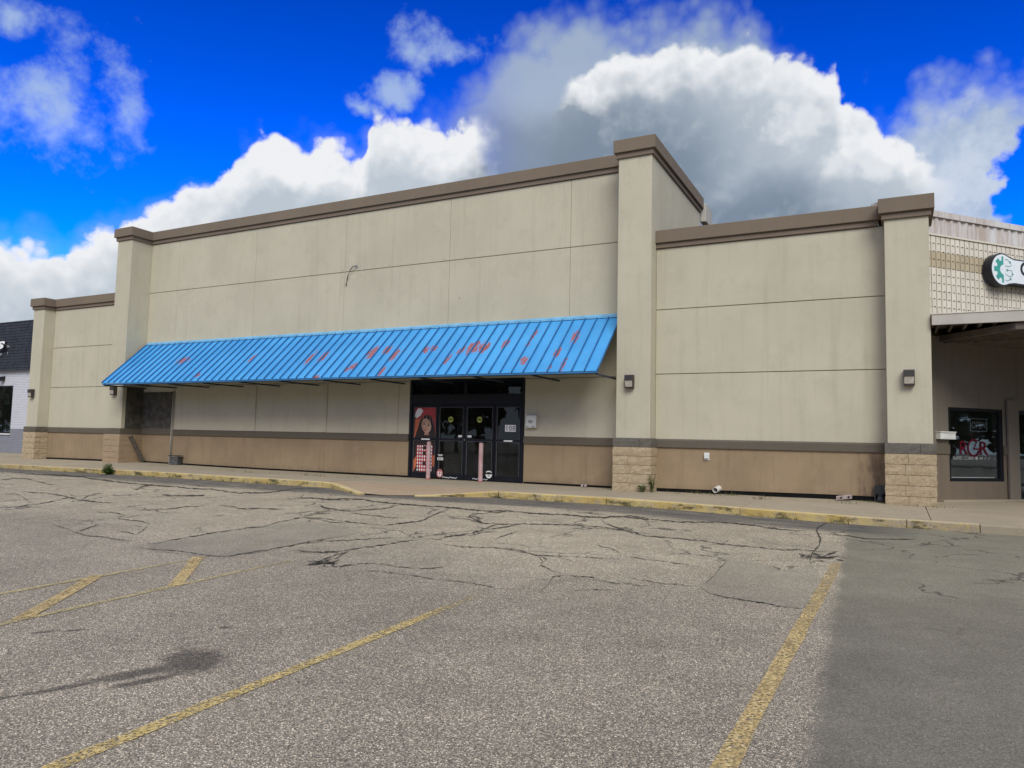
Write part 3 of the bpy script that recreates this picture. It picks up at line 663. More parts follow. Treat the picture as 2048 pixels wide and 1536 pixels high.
def kerb(path, m_, ztop, w0=.15):
    # path: list of (x, y) front-top edge; ztop: list of heights
    m2 = MB(); prof = [(0.012, -.30), (0.0, -.022), (.006, -.006), (.022, 0), (w0, 0), (w0, -.30)]; vs = []
    n_ = len(path)
    for i, (x, y) in enumerate(path):
        d = Vector(path[min(i+1, n_-1)])-Vector(path[max(i-1, 0)]); d.normalize(); nn = Vector((-d.y, d.x))
        for o, dz in prof: vs.append((x+nn.x*o, y+nn.y*o, ztop[i]+dz))
    k = len(prof); fs = [(i*k+j, i*k+j+1, (i+1)*k+j+1, (i+1)*k+j) for i in range(n_-1) for j in range(k-1)]+[tuple(range(k)), tuple(range((n_-1)*k, n_*k))[::-1]]
    m2.add(vs, fs); return build(m2, 'kerb_stone', m_, walk)
kc = [-48, -42, -36, -33, -30, -27, -24, -21, -18, -15, -12.06]
def kj(x): return KY+.02*math.sin(x*1.3)+.012*math.sin(x*3.1)
for a, b_ in zip(kc, kc[1:]): 
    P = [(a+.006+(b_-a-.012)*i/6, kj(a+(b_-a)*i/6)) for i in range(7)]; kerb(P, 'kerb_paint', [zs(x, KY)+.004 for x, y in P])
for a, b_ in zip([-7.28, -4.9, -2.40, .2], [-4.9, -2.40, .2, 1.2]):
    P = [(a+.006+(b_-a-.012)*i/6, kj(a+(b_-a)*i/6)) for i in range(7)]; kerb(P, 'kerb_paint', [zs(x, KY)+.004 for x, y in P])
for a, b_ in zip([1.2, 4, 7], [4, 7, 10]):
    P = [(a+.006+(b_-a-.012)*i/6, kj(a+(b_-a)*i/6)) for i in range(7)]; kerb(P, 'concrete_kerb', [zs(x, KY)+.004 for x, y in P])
# flared ramp in front of the doors
FLA = [(-12.05, 13.50), (-11.75, 13.44), (-11.2, 13.12), (-10.65, 12.78), (-10.1, 12.42)]
FLB = [(-8.9, 12.80), (-8.5, 13.02), (-8.0, 13.26), (-7.6, 13.44), (-7.29, 13.50)]
za = [zs(-12.05, KY)+.004, .105, .07, .035, .012]; zb_ = [.006, .03, .075, .115, zs(-7.3, KY)+.004]
za = [max(z, lotz(x, y)+.012) for z, (x, y) in zip(za, FLA)]; zb_ = [max(z, lotz(x, y)+.012) for z, (x, y) in zip(zb_, FLB)]
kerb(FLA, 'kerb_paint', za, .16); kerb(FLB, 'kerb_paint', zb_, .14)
front = [(x+.05, y+.10, z-.004) for (x, y), z in zip(FLA, za)]+[(-9.5, 12.62, lotz(-9.5, 12.62)+.012)]+[(x-.03, y+.08, z-.004) for (x, y), z in zip(FLB, zb_)]
m2 = MB(); n_ = len(front); rows = 5; vs = []
for j in range(rows+1):
    for i, (x, y, z) in enumerate(front):
        t = j/rows; xb = -12.04+(4.73)*i/(n_-1); yb = 14.245; q = (x*(1-t)+xb*t, y*(1-t)+yb*t, z*(1-t)+(zs(xb, yb)-.002)*t); vs.append(q)
m2.add(vs, [(j*n_+i, j*n_+i+1, (j+1)*n_+i+1, (j+1)*n_+i) for j in range(rows) for i in range(n_-1)])
o = build(m2, 'ramp', 'concrete_ramp', walk, smooth=True)

# ------------------------------------------------------------------ the empty store
YC, YW, YP = 16.79, 16.42, 16.0
TRa, TRb, LTa, LTb, FLa, FLb, RPa, RPb = -5.615, -4.81, -24.08, -23.31, -28.86, -28.19, -.07, .704
ZT, ZCF, ZCS = 8.305, 8.0, 7.874
ZWT, ZWF, ZWS = 6.155, 5.86, 5.742
ZBT, ZBB = 1.32, 1.13
store = thing('store_building', 'large empty beige stucco storefront with brown cornices and tall square piers', 'building', (-14, YC, .12))
def part(name, m_, *a, bev=0, parent=store, **kw):
    q = MB(); q.box(*a, bev=bev); return build(q, name, m_, parent, **kw)
# shell (back, roof, side walls, inner faces)
DX0, DX1, DZ = -11.92, -8.365, 2.83
q = MB(); T0, T1 = YC+.03, YC+.30
q.box(LTb, DX0, T0, T1, .0, 7.9); q.box(DX1, TRa, T0, T1, .0, 7.9); q.box(DX0, DX1, T0, T1, DZ, 7.9)
build(q, 'backing_wall', 'joint', store)
part('backing_wall', 'joint', FLb, LTa, YW+.03, YW+.3, 0, 5.75); part('backing_wall', 'joint', TRb, RPa, YW+.03, YW+.3, 0, 5.75)
part('roof', 'roofing', LTb, TRa, T1, 34, 7.4, 7.6); part('roof', 'roofing', FLa, LTa, YW+.3, 34, 5.2, 5.4); part('roof', 'roofing', TRb, RPb-.05, YW+.8, 34, 5.2, 5.4)
part('rear_wall', 'stucco', FLa, RPb, 34, 34.3, 0, 5.2); part('rear_wall', 'stucco', LTb, TRa, 33.7, 34, 5.2, 7.4)
part('side_wall', 'stucco', FLa, FLa+.3, 16.8, 34, 0, 5.2); part('side_wall', 'stucco', RPb-.3, RPb-.001, 17.2, 34, 0, 5.2)
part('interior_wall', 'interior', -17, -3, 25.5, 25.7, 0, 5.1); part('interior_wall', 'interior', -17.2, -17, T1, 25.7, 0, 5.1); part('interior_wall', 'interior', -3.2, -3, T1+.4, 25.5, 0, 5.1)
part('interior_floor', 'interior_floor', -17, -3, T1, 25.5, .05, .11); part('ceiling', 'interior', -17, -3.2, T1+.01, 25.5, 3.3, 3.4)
for xx, hh in ((-15.2, 1.9), (-12.6, 2.0), (-9.9, 1.8), (-7.2, 2.0)):
    q = MB(); q.box(xx, xx+.06, 19.5, 24, .11, hh)
    for z_ in (.4, .85, 1.3, 1.7): q.box(xx+.06, xx+.5, 19.5, 24, z_, z_+.03)
    build(q, 'shelf', 'shelf_steel', store)
# stucco panels between recessed joints
def panel(x0, x1, yf, z0, z1, m_='stucco', gx=.004, gz=.008):
    return part('stucco_panel', m_, x0+gx, x1-gx, yf, yf+.034, z0+gz, z1-gz, bev=.006)
cx = [LTb, -21.85, -18.17, -14.46, -10.76, -7.15, TRa]
for a, b_ in zip(cx, cx[1:]):
    panel(a, b_, YC, 4.32, 6.116); panel(a, b_, YC, 6.116, ZCS)
panel(LTb, TRa, YC, 2.80, 4.32, 'stucco_low')
lx = [LTb, -21.70, -17.83, -14.91, DX0-.02]
for a, b_ in zip(lx, lx[1:]): panel(a, b_, YC, ZBT-.02, 2.80, 'stucco_low')
panel(DX1+.02, TRa, YC, ZBT-.02, 2.80, 'stucco_low')
for xx in (-17.83, -14.91, -12.30):
    part('batten', 'stucco_low', xx-.16, xx-.02, YC-.022, YC+.01, ZBT+.004, 2.72, bev=.006)
for a, b_ in ((FLb, LTa), (TRb, RPa)):
    for z0, z1 in ((ZBT-.02, 2.80), (2.80, 4.297), (4.297, ZWS)): panel(a, b_, YW, z0, z1)
def zfoot(a, b_): return min(interp(ZB, a), interp(ZB, b_))
for a, b_, yf in ((LTb, DX0-.015, YC), (DX1+.015, TRa, YC), (FLb, LTa, YW), (TRb, RPa, YW)):
    ps = [a, (a+b_)/2, b_] if b_-a > 6 else [a, b_]
    q = MB(); ns = 8; vs = []
    for i in range(ns+1):
        x = a+.003+(b_-a-.006)*i/ns; zf = interp(ZB, x)+(.085 if a > -5 else .05)
        for y in (yf+.004, yf+.034):
            vs += [(x, y, zf), (x, y, ZBB+.01)]
    fs = []
    for i in range(ns):
        o_ = i*4; fs += [(o_, o_+4, o_+5, o_+1), (o_+2, o_+3, o_+7, o_+6), (o_, o_+2, o_+6, o_+4), (o_+1, o_+5, o_+7, o_+3)]
    fs += [(0, 1, 3, 2), (ns*4, ns*4+2, ns*4+3, ns*4+1)]
    q.add(vs, fs); build(q, 'base_panel', 'base_wall', store)
    q = MB(); xa, xb = a+.002, b_-.002
    q.prism([(xa, yf-.035, ZBB), (xa, yf-.035, ZBT-.035), (xa, yf-.005, ZBT), (xa, yf+.05, ZBT), (xa, yf+.05, ZBB)], (xb-xa, 0, 0)); build(q, 'band', 'band', store)
# black strips painting in the shade of the slot under the base panels
part('slot_shade', 'hole', TRb+.01, RPa-.01, YW+.018, YW+.028, 0, .30); part('slot_shade', 'hole', FLb+.01, LTa-.01, YW+.018, YW+.028, 0, .28); part('slot_shade', 'hole', LTb+.01, DX0-.02, YC+.018, YC+.028, 0, .28); part('slot_shade', 'hole', DX1+.02, TRa-.01, YC+.018, YC+.028, 0, .28)
# piers
def split_block(x0, x1, y0, y1, z0, z1, m_, rough=.012, dirs=('y0',)):
    q = MB(); nxs, nys, nzs = 5, 2, 3; idx = {}; vs = []
    def V(i, j, k):
        if (i, j, k) in idx: return idx[i, j, k]
        x = x0+(x1-x0)*i/nxs; y = y0+(y1-y0)*j/nys; z = z0+(z1-z0)*k/nzs
        edge_ = (i in (0, nxs))+(k in (0, nzs))
        r_ = random.uniform(-.2, 1.0)*rough*(.35 if (k in (0, nzs)) else 1)
        if j == 0 and 'y0' in dirs: y -= r_
        if i == nxs and 'x1' in dirs: x += random.uniform(-.2, 1.0)*rough*(.35 if (k in (0, nzs)) else 1)
        if i == 0 and 'x0' in dirs: x -= random.uniform(-.2, 1.0)*rough*(.35 if (k in (0, nzs)) else 1)
        idx[i, j, k] = len(vs); vs.append((x, y, z)); return idx[i, j, k]
    fs = []
    for i in range(nxs):
        for k in range(nzs): fs.append((V(i, 0, k), V(i+1, 0, k), V(i+1, 0, k+1), V(i, 0, k+1)))
        for j in range(nys):
            fs.append((V(i, j, 0), V(i, j+1, 0), V(i+1, j+1, 0), V(i+1, j, 0))); fs.append((V(i, j, nzs), V(i+1, j, nzs), V(i+1, j+1, nzs), V(i, j+1, nzs)))
    for j in range(nys):
        for k in range(nzs):
            fs.append((V(nxs, j, k), V(nxs, j+1, k), V(nxs, j+1, k+1), V(nxs, j, k+1))); fs.append((V(0, j, k), V(0, j, k+1), V(0, j+1, k+1), V(0, j+1, k)))
    q.add(vs, fs); return build(q, 'block', m_, store)
def pier(a, b_, yb, zt, zf, zsb, yfoot, m_block, ztop_m='split_block_grey', rough=.014, capback=None):
    pr = .045; part('pier', 'stucco', a, b_, YP, yb, ZBT-.01, zsb+.02, bev=.012)
    cb = capback or yb
    part('cornice_trim', 'cornice_trim', a-.045, b_+.045, YP-.045, cb+.02, zsb, zf, bev=.006)
    part('cornice', 'cornice', a-.10, b_+.10, YP-.10, cb+.06, zf-.002, zt, bev=.008)
    # mortar core and split-face blocks, running bond
    part('mortar_core', 'mortar', a-.02, b_+.02, YP-.02, yfoot, 0, ZBT-.012)
    z1 = ZBT; row = 0; zbot = interp(ZB, (a+b_)/2)-.02
    while z1 > zbot+.02:
        z0 = max(z1-.202, zbot-.01); W = (b_-a)+2*pr; sp = (.5 if W < .8 else .46, 1) if row % 2 else (.40, 1)
        if row == 0: sp = (.70, 1)
        xx = a-pr; m2 = ztop_m if row == 0 else m_block
        for n2, t in enumerate(sp):
            xe = a-pr+W*t; dirs = ['y0']+(['x1'] if t == 1 else [])+(['x0'] if n2 == 0 else [])
            lo = z0+.004; hi = z1-.004
            split_block(xx+.003, xe-.003, YP-pr, YP+.13, lo, hi, m2, rough, dirs); xx = xe
        # return face on the right side
        ye = YP+.137
        if yfoot-ye > .05: split_block(b_-.05, b_+pr, ye, yfoot-.002, z0+.004, z1-.004, m2, rough*.8, ['x1'])
        z1 -= .202; row += 1
pier(TRa, TRb, 20.75, ZT, ZCF, ZCS, YW+.0, 'split_block')
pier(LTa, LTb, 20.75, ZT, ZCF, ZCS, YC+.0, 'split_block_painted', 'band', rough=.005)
pier(FLa, FLb, 16.8, ZWT-.004, ZWF-.003, ZWS-.005, YW, 'split_block', 'band')
pier(RPa, RPb, 17.2, ZWT-.004, ZWF-.003, ZWS-.005, 17.1, 'split_block')
def cornice(a, b_, yf, zt, zf, zsb, ov, back=.32):
    part('cornice_trim', 'cornice_trim', a, b_, yf-.045, yf+back-.03, zsb, zf, bev=.005)
    part('cornice', 'cornice', a, b_, yf-.095, yf+back, zf-.002, zt, bev=.008)
cornice(LTb+.102, TRa-.102, YC, ZT-.003, ZCF, ZCS, .09)
cornice(FLb+.102, LTa-.002, YW, ZWT, ZWF, ZWS, .09); cornice(TRb+.002, RPa-.102, YW, ZWT, ZWF, ZWS, .09)
part('cornice', 'cornice_trim', LTb+.046, LTb+.1025, YC-.044, YC+.25, ZCS, ZCF-.003); part('cornice', 'cornice_trim', TRa-.1025, TRa-.046, YC-.044, YC+.25, ZCS, ZCF-.003)
# stub of the rear parapet showing past the tower
part('rear_parapet', 'canopy_paint', TRb-.02, TRb+.16, 20.83, 21.6, 7.62, 8.15, bev=.02)
# sheets coloured with the recess's shade and dirty grey paint; then the conduit
q = MB(); q.box(LTb+.02, -21.80, YC-.016, YC+.004, ZBT+.012, 2.60); build(q, 'shade_dirt_panel', 'shade_dirt_coat', store)
q = MB(); q.box(LTb+.0005, LTb+.014, YP+.14, YC-.02, ZBT+.012, 2.74); build(q, 'shade_dirt_panel', 'shade_dirt_coat', store)
q = MB(); q.tube([(-21.72, YC-.03, zs(-21.7, YC)+.0), (-21.72, YC-.03, 2.62)], .02, 8); q.tube([(-21.66, YC-.028, zs(-21.7, YC)), (-21.66, YC-.028, 2.60)], .012, 8); build(q, 'conduit', 'conduit_paint', store, smooth=True)

# entrance: aluminium storefront
FY = YC+.05
q = MB(); F0, F1 = FY-.06, FY+.05; ZG = zs(-10, YC)+.004
q.box(DX0, DX0+.075, F0, F1, ZG, DZ, .004); q.box(DX1-.06, DX1, F0, F1, ZG, DZ, .004)
q.box(DX0+.075, DX1-.06, F0, F1, DZ-.06, DZ, .004); q.box(DX0+.075, DX1-.06, F0-.015, F1, 2.14, 2.42, .004)
q.box(-10.17, -10.08, F0, F1, 2.42, DZ-.06, .004)
entr = build(q, 'entrance', 'black_aluminium', store)
def sub(mb_, name, m_, par=entr, **kw):
    ORG[par.name] = ORG[store.name]; return build(mb_, name, m_, par, **kw)
for a, b_ in ((DX0+.075, -10.17), (-10.08, DX1-.06)): 
    q = MB(); q.box(a, b_, FY-.004, FY+.004, 2.42, DZ-.06); sub(q, 'transom_glass', 'door_glass')
def leaf_door(a, b_, name, rails, glass='door_glass', fy=FY):
    q = MB(); st = .055; z0 = ZG+.012; z1 = 2.135
    q.box(a, a+st, fy-.035, fy+.02, z0, z1, .003); q.box(b_-st, b_, fy-.035, fy+.02, z0, z1, .003)
    q.box(a+st, b_-st, fy-.035, fy+.02, z0, z0+.14, .003); q.box(a+st, b_-st, fy-.035, fy+.02, z1-.07, z1, .003)
    q.box(a+st, b_-st, fy-.035, fy+.02, 1.16, 1.22, .003)
    d = build(q, name, 'black_aluminium', store); ORG[d.name] = ORG[store.name]
    for za_, zb2 in ((z0+.14, 1.16), (1.22, z1-.07)):
        g = MB(); g.box(a+st, b_-st, fy-.004, fy+.004, za_, zb2); build(g, 'glass', glass, d)
        tr = MB()
        for (xa, xb) in ((a+st, a+st+.008), (b_-st-.008, b_-st)): tr.box(xa, xb, fy-.037, fy-.004, za_, zb2)
        tr.box(a+st+.008, b_-st-.008, fy-.037, fy-.004, zb2-.008, zb2)
        build(tr, 'glazing_bead', 'bead', d)
    return d
side1 = leaf_door(-11.84, -11.005, 'sidelight', 1)
door1 = leaf_door(-10.995, -10.135, 'door', 1); door2 = leaf_door(-10.125, -9.235, 'door', 1)
side2 = leaf_door(-9.215, -8.43, 'sidelight', 1)
def flat(par, name, mats, fn, y, smooth=False):
    q = MB(); fn(q, y); return build(q, name, mats, par, fix=False)
AX, AZ = Vector((1, 0, 0)), Vector((0, 0, 1))
def rect(q, x0, x1, z0, z1, y, mi=0): q.poly([(x0, y, z0), (x1, y, z0), (x1, y, z1), (x0, y, z1)], mi)
def lime(cx_, cz_):
    def fn(q, y):
        q.disc((cx_, y, cz_), AX, AZ, .078, n=24, mi=0); q.disc((cx_, y-.001, cz_), AX, AZ, .064, n=24, mi=1); q.disc((cx_, y-.002, cz_), AX, AZ, .059, n=24, mi=0)
        rect(q, cx_-.055, cx_+.055, cz_-.016, cz_+.02, y-.003, 1); rect(q, cx_-.035, cx_+.035, cz_+.03, cz_+.04, y-.003, 1); rect(q, cx_-.035, cx_+.035, cz_-.036, cz_-.028, y-.003, 1)
    return fn
FS = FY-.006
flat(door1, 'sticker', ['lime_print', 'black_print'], lime(-10.60, 1.735), FS); flat(door2, 'sticker', ['lime_print', 'black_print'], lime(-9.70, 1.735), FS)
flat(door1, 'label_plate', ['white_print'], lambda q, y: rect(q, -10.345, -10.235, 1.26, 1.315, y), FS); flat(door2, 'label_plate', ['white_print'], lambda q, y: rect(q, -10.055, -9.935, 1.26, 1.315, y), FS)
flat(side1, 'label_plate', ['white_print'], lambda q, y: rect(q, -11.52, -11.24, 1.17, 1.205, y), FY-.038); flat(side2, 'label_plate', ['white_print'], lambda q, y: rect(q, -8.94, -8.69, 1.17, 1.205, y), FY-.038)
def num(q, y):
    rect(q, -8.93, -8.615, 1.43, 1.605, y, 0)
    for i, ch in enumerate('108'): put_text(q, ch, .185, (-8.918+.102*i, y-.002, 1.452), AX, AZ, 1)
flat(side2, 'house_number', ['white_print', 'black_print'], num, FS)
def hours(q, y):
    for k, (xa, xb) in enumerate(((-10.965, -10.80), (-10.945, -10.82))): rect(q, xa, xb, .765-.025*k, .78-.025*k, y, 0)
    rect(q, -10.975, -10.79, .63, .70, y, 0)
    for k in range(3): rect(q, -10.96, -10.81, .645+.017*k, .652+.017*k, y-.001, 1)
flat(door1, 'sticker', ['white_print', 'black_print'], hours, FS-.03)
def redst(q, y):
    c_ = (-10.885, y, .275); q.disc(c_, AX, AZ, .10, .115, 24, 0); q.disc((c_[0], y-.001, c_[2]), AX, AZ, .088, .10, 24, 1); q.disc((c_[0], y-.002, c_[2]), AX, AZ, .082, .094, 24, 0)
    rect(q, c_[0]-.055, c_[0]+.055, c_[2]-.05, c_[2]+.045, y-.003, 1); q.disc((c_[0]+.005, y-.004, c_[2]), AX, AZ, .03, n=14, mi=0); rect(q, c_[0]-.05, c_[0]+.05, c_[2]-.078, c_[2]-.063, y-.003, 1)
flat(door1, 'sticker', ['red_print', 'white_print'], redst, FS-.032)
def whst(q, y):
    c_ = (-9.36, y, .30); pts = [(c_[0]+.10*math.cos(t), y, c_[2]+.02+.115*math.sin(t)) for t in [math.pi+.12+i*(math.pi-.24)/14 for i in range(15)]]; q.poly(pts, 0)
    for t in range(5): q.disc((c_[0]-.07+.035*t, y, c_[2]+.055+.03*math.sin((t+.5)/5*3.14)), AX, AZ, .018, n=10, mi=0)
    rect(q, c_[0]-.05, c_[0]+.03, c_[2]-.02, c_[2]-.005, y-.001, 1); rect(q, c_[0]-.03, c_[0]+.05, c_[2]-.045, c_[2]-.035, y-.001, 1)
flat(door2, 'sticker', ['white_print', 'black_print'], whst, FS-.03)
def scrip(x0_):
    def fn(q, y):
        for i in range(16):
            xa = x0_+.029*i; zc = .165+.012*math.sin(i*1.7)+.006*math.sin(i*.9); q.poly([(xa, y, zc), (xa+.024, y, zc-.006), (xa+.03, y, zc+.008+.012*random.random()), (xa+.006, y, zc+.014)], 0)
    return fn
flat(door1, 'sticker', ['white_print'], scrip(-10.80), FY-.038); flat(door2, 'sticker', ['white_print'], scrip(-9.86), FY-.038)
q = MB(); q.tube([(-10.13, FY-.05, 1.19), (-10.13, FY-.03, 1.19)], .018, 12); build(q, 'lock', 'galvanised', door2, smooth=False)
# poster behind the left sidelight: a plain carnival portrait in red, orange and diamonds
def poster(q, y):
    y = y
    xa, xb = -11.785, -11.06
    rect(q, xa, xb, 1.22, 2.065, y, 0); q.poly([(xa, y-.001, 1.22), (xa+.28, y-.001, 1.22), (xa+.16, y-.001, 1.72), (xa, y-.001, 1.80)], 1)
    q.poly([(xa, y-.001, 1.72), (xa+.20, y-.001, 1.84), (xa+.28, y-.001, 1.97), (xa+.2, y-.001, 2.04), (xa+.1, y-.001, 2.03), (xa+.02, y-.001, 1.9)], 5)
    q.poly([(xa+.02, y-.002, 1.22), (xa+.12, y-.002, 1.50), (xa+.2, y-.002, 1.72), (xa+.36, y-.002, 1.86), (xa+.52, y-.002, 1.84), (xa+.64, y-.002, 1.70), (xa+.68, y-.002, 1.45), (xa+.70, y-.002, 1.22)], 2)
    pts = []
    for k in range(20):
        t = 2*math.pi*k/20; ex, ez = .155*math.cos(t), .205*math.sin(t); c2_, s2_ = math.cos(.35), math.sin(.35); pts.append((xa+.40+ex*c2_-ez*s2_, y-.003, 1.56+ex*s2_+ez*c2_))
    q.poly(pts, 3)
    for ex, ez in ((.335, 1.60), (.47, 1.565)): q.disc((xa+ex, y-.004, ez), AX, AZ, .032, .016, 12, 2)
    q.poly([(xa+.30, y-.004, 1.475), (xa+.345, y-.004, 1.43), (xa+.43, y-.004, 1.41), (xa+.41, y-.004, 1.445), (xa+.35, y-.004, 1.455)], 6)
    q.poly([(xa+.385, y-.004, 1.57), (xa+.415, y-.004, 1.49), (xa+.375, y-.004, 1.50)], 4)
    for k, (hx, hz) in enumerate(((.22, 1.80), (.30, 1.84), (.40, 1.85), (.50, 1.82), (.58, 1.74))):
        q.poly([(xa+hx, y-.0025, hz), (xa+hx+.012, y-.0025, hz), (xa+hx-.05+.03*k, y-.0025, hz-.16), (xa+hx-.065+.03*k, y-.0025, hz-.15)], 4)
    q.poly([(xa+.27, y-.0035, 1.47), (xa+.24, y-.0035, 1.60), (xa+.29, y-.0035, 1.72), (xa+.31, y-.0035, 1.60), (xa+.31, y-.0035, 1.50)], 4)
    for ex, ez in ((.325, 1.645), (.465, 1.605)): q.poly([(xa+ex-.045, y-.005, ez-.004), (xa+ex+.04, y-.005, ez-.012), (xa+ex+.03, y-.005, ez+.004), (xa+ex-.03, y-.005, ez+.012)], 2)
    q.poly([(xa+.36, y-.0028, 1.40), (xa+.46, y-.0028, 1.40), (xa+.50, y-.0028, 1.30), (xa+.34, y-.0028, 1.30)], 4)
    # lower sheet: diamonds
    rect(q, xa, xb, .27, 1.158, y, 2); q.poly([(xa, y-.001, .27), (xa+.20, y-.001, .62), (xa+.12, y-.001, .75), (xa, y-.001, .60)], 1); q.poly([(xb-.14, y-.001, .45), (xb, y-.001, .45), (xb, y-.001, .75), (xb-.1, y-.001, .75)], 1)
    rect(q, xa+.10, xb-.10, .30, 1.02, y-.002, 6)
    q.poly([(xa+.02, y-.003, .27), (xa+.22, y-.003, .27), (xa+.13, y-.003, .52)], 2); q.poly([(xb-.16, y-.003, .27), (xb, y-.003, .27), (xb, y-.003, .5)], 2)
    for r_ in range(8):
        for k in range(8):
            cx_, cz_ = xa+.145+.075*k, .345+.092*r_
            if (r_+0) % 2 == 0 or True:
                if cx_ > xb-.1: continue
                q.poly([(cx_-.024, y-.004, cz_), (cx_, y-.004, cz_-.042), (cx_+.024, y-.004, cz_), (cx_, y-.004, cz_+.042)], 7 if r_ % 2 else 5)
    for cz_ in (.95, .80, .52): q.disc((xa+.36, y-.006, cz_), AX, AZ, .062, .055, 12, 2)
    q.poly([(xa+.05, y-.006, 1.02), (xb-.05, y-.006, 1.02), (xb-.12, y-.006, 1.12), (xa+.12, y-.006, 1.10)], 2)
flat(side1, 'poster', ['red_print', 'orange_print', 'hair_print', 'skin_print', 'rose_print', 'white_print', 'red_print', 'white_print'], poster, FY-.006)

# ------------------------------------------------------------------ awning
awning = thing('awning', 'long blue standing-seam metal awning with peeling red patches over the store doors', 'awning', (-14.4, 15.9, 2.7))
AX0, AX1, NP = -23.20, -5.76, 57
pw = (AX1-AX0)/NP; sl = Vector((0, AW_B[0]-AW_T[0], AW_B[1]-AW_T[1])); nrm_a = Vector((0, sl.z, -sl.y)).normalized()
if nrm_a.z < 0: nrm_a = -nrm_a
A0, A1 = Vector((0, *AW_T)), Vector((0, *AW_B))
for i in range(NP):
    x0, x1 = AX0+pw*i, AX0+pw*(i+1); q = MB(); d1_ = random.uniform(-.002, .002)
    P = [A0+Vector((x0+.001, 0, 0)), A0+Vector((x1-.001, 0, 0)), A1+Vector((x1-.001, 0, 0)), A1+Vector((x0+.001, 0, 0))]
    q.add([*P, *[p-nrm_a*.012 for p in P], (P[0]+P[3])/2+Vector((pw/2, 0, 0))+nrm_a*d1_], [(0, 1, 8), (1, 2, 8), (2, 3, 8), (3, 0, 8), (4, 7, 6, 5), (0, 4, 5, 1), (1, 5, 6, 2), (2, 6, 7, 3), (3, 7, 4, 0)])
    build(q, 'awning_panel', 'awning_paint', awning)
for i in range(NP+1):
    x = AX0+pw*i; hw = .011; hh = .042; q = MB(); s0, s1 = A0+nrm_a*.001, A1+nrm_a*.001
    P = [Vector((x+dx_, s.y, s.z))+nrm_a*h for s in (s0, s1) for dx_, h in ((-hw, 0), (-hw, hh), (hw, hh), (hw, 0))]
    q.add(P, [(0, 1, 5, 4), (1, 2, 6, 5), (2, 3, 7, 6), (3, 0, 4, 7), (0, 3, 2, 1), (4, 5, 6, 7)]); build(q, 'seam', 'awning_seam', awning)
q = MB(); q.prism([(AX0-.01, YC-.003, 4.345), (AX0-.01, YC-.018, 4.345), (AX0-.01, AW_T[0]-.045, AW_T[1]+.035), (AX0-.01, AW_T[0]-.05, AW_T[1]-.02), (AX0-.01, YC-.003, AW_T[1])], (AX1-AX0+.02, 0, 0)); build(q, 'flashing', 'awning_flashing', awning)
q = MB(); q.box(AX0, AX1, AW_B[0]+.0, AW_B[0]+.022, AW_B[1]-.05, AW_B[1]-.016); build(q, 'eave_trim', 'awning_seam', awning)
q = MB(); q.box(AX0+.02, AX1-.02, AW_B[0]+.05, AW_B[0]+.09, AW_B[1]-.06, AW_B[1]-.012); build(q, 'front_rail', 'awning_steel', awning)
bx = [AX0+.05+(AX1-AX0-.1)*i/11 for i in range(12)]
for x in bx:
    q = MB(); q.box(x-.02, x+.02, AW_B[0]+.03, YC-.036, AW_B[1]-.085, AW_B[1]-.045)
    P0, P1 = A0-nrm_a*.02, A1-nrm_a*.02
    q.prism([(x-.02, P0.y, P0.z), (x-.02, P0.y, P0.z-.05), (x-.02, P1.y+.02, P1.z-.05), (x-.02, P1.y+.02, P1.z)], (.04, 0, 0)); build(q, 'bracket', 'awning_steel', awning)

# ------------------------------------------------------------------ wall lamps
def wall_lamp(x, z, y, label, scale=1.0):
    t = thing('wall_lamp', label, 'wall lamp', (x, y, z), 'bronze wall pack lamps')
    w2, h2 = .095*scale, .15*scale
    q = MB(); q.box(x-w2, x+w2, y-.035, y-.001, z-h2, z+h2, .006); build(q, 'back_plate', 'lamp_bronze', t)
    q = MB(); q.prism([(x-w2, y-.036, z+h2), (x-w2, y-.15*scale, z+h2), (x-w2, y-.165*scale, z+h2-.02), (x-w2, y-.165*scale, z+.02), (x-w2, y-.036, z+.02)], (2*w2, 0, 0)); build(q, 'hood', 'lamp_bronze', t)
    q = MB(); q.prism([(x-w2+.012, y-.037, z+.018), (x-w2+.012, y-.155*scale, z+.018), (x-w2+.012, y-.12*scale, z-h2+.03), (x-w2+.012, y-.037, z-h2+.03)], (2*w2-.024, 0, 0)); l_ = build(q, 'lens', 'lamp_lens', t)
    q = MB(); q.box(x-w2, x-w2+.01, y-.135*scale, y-.036, z-h2, z+.018); q.box(x+w2-.01, x+w2, y-.135*scale, y-.036, z-h2, z+.018); q.box(x-w2+.01, x+w2-.01, y-.125*scale, y-.036, z-h2, z-h2+.02); build(q, 'cage', 'lamp_bronze', t)
    return t
wall_lamp(-5.27, 2.60, YP, 'small bronze wall lamp on the tall pier at the right end of the awning')
wall_lamp(.32, 2.58, YP, 'small bronze wall lamp on the low pier at the right end of the store')
wall_lamp(-23.70, 2.60, YP, 'small bronze wall lamp on the pier under the left tip of the awning')
wall_lamp(-28.53, 2.56, YP, 'small bronze wall lamp on the low pier beside the white brick shop')

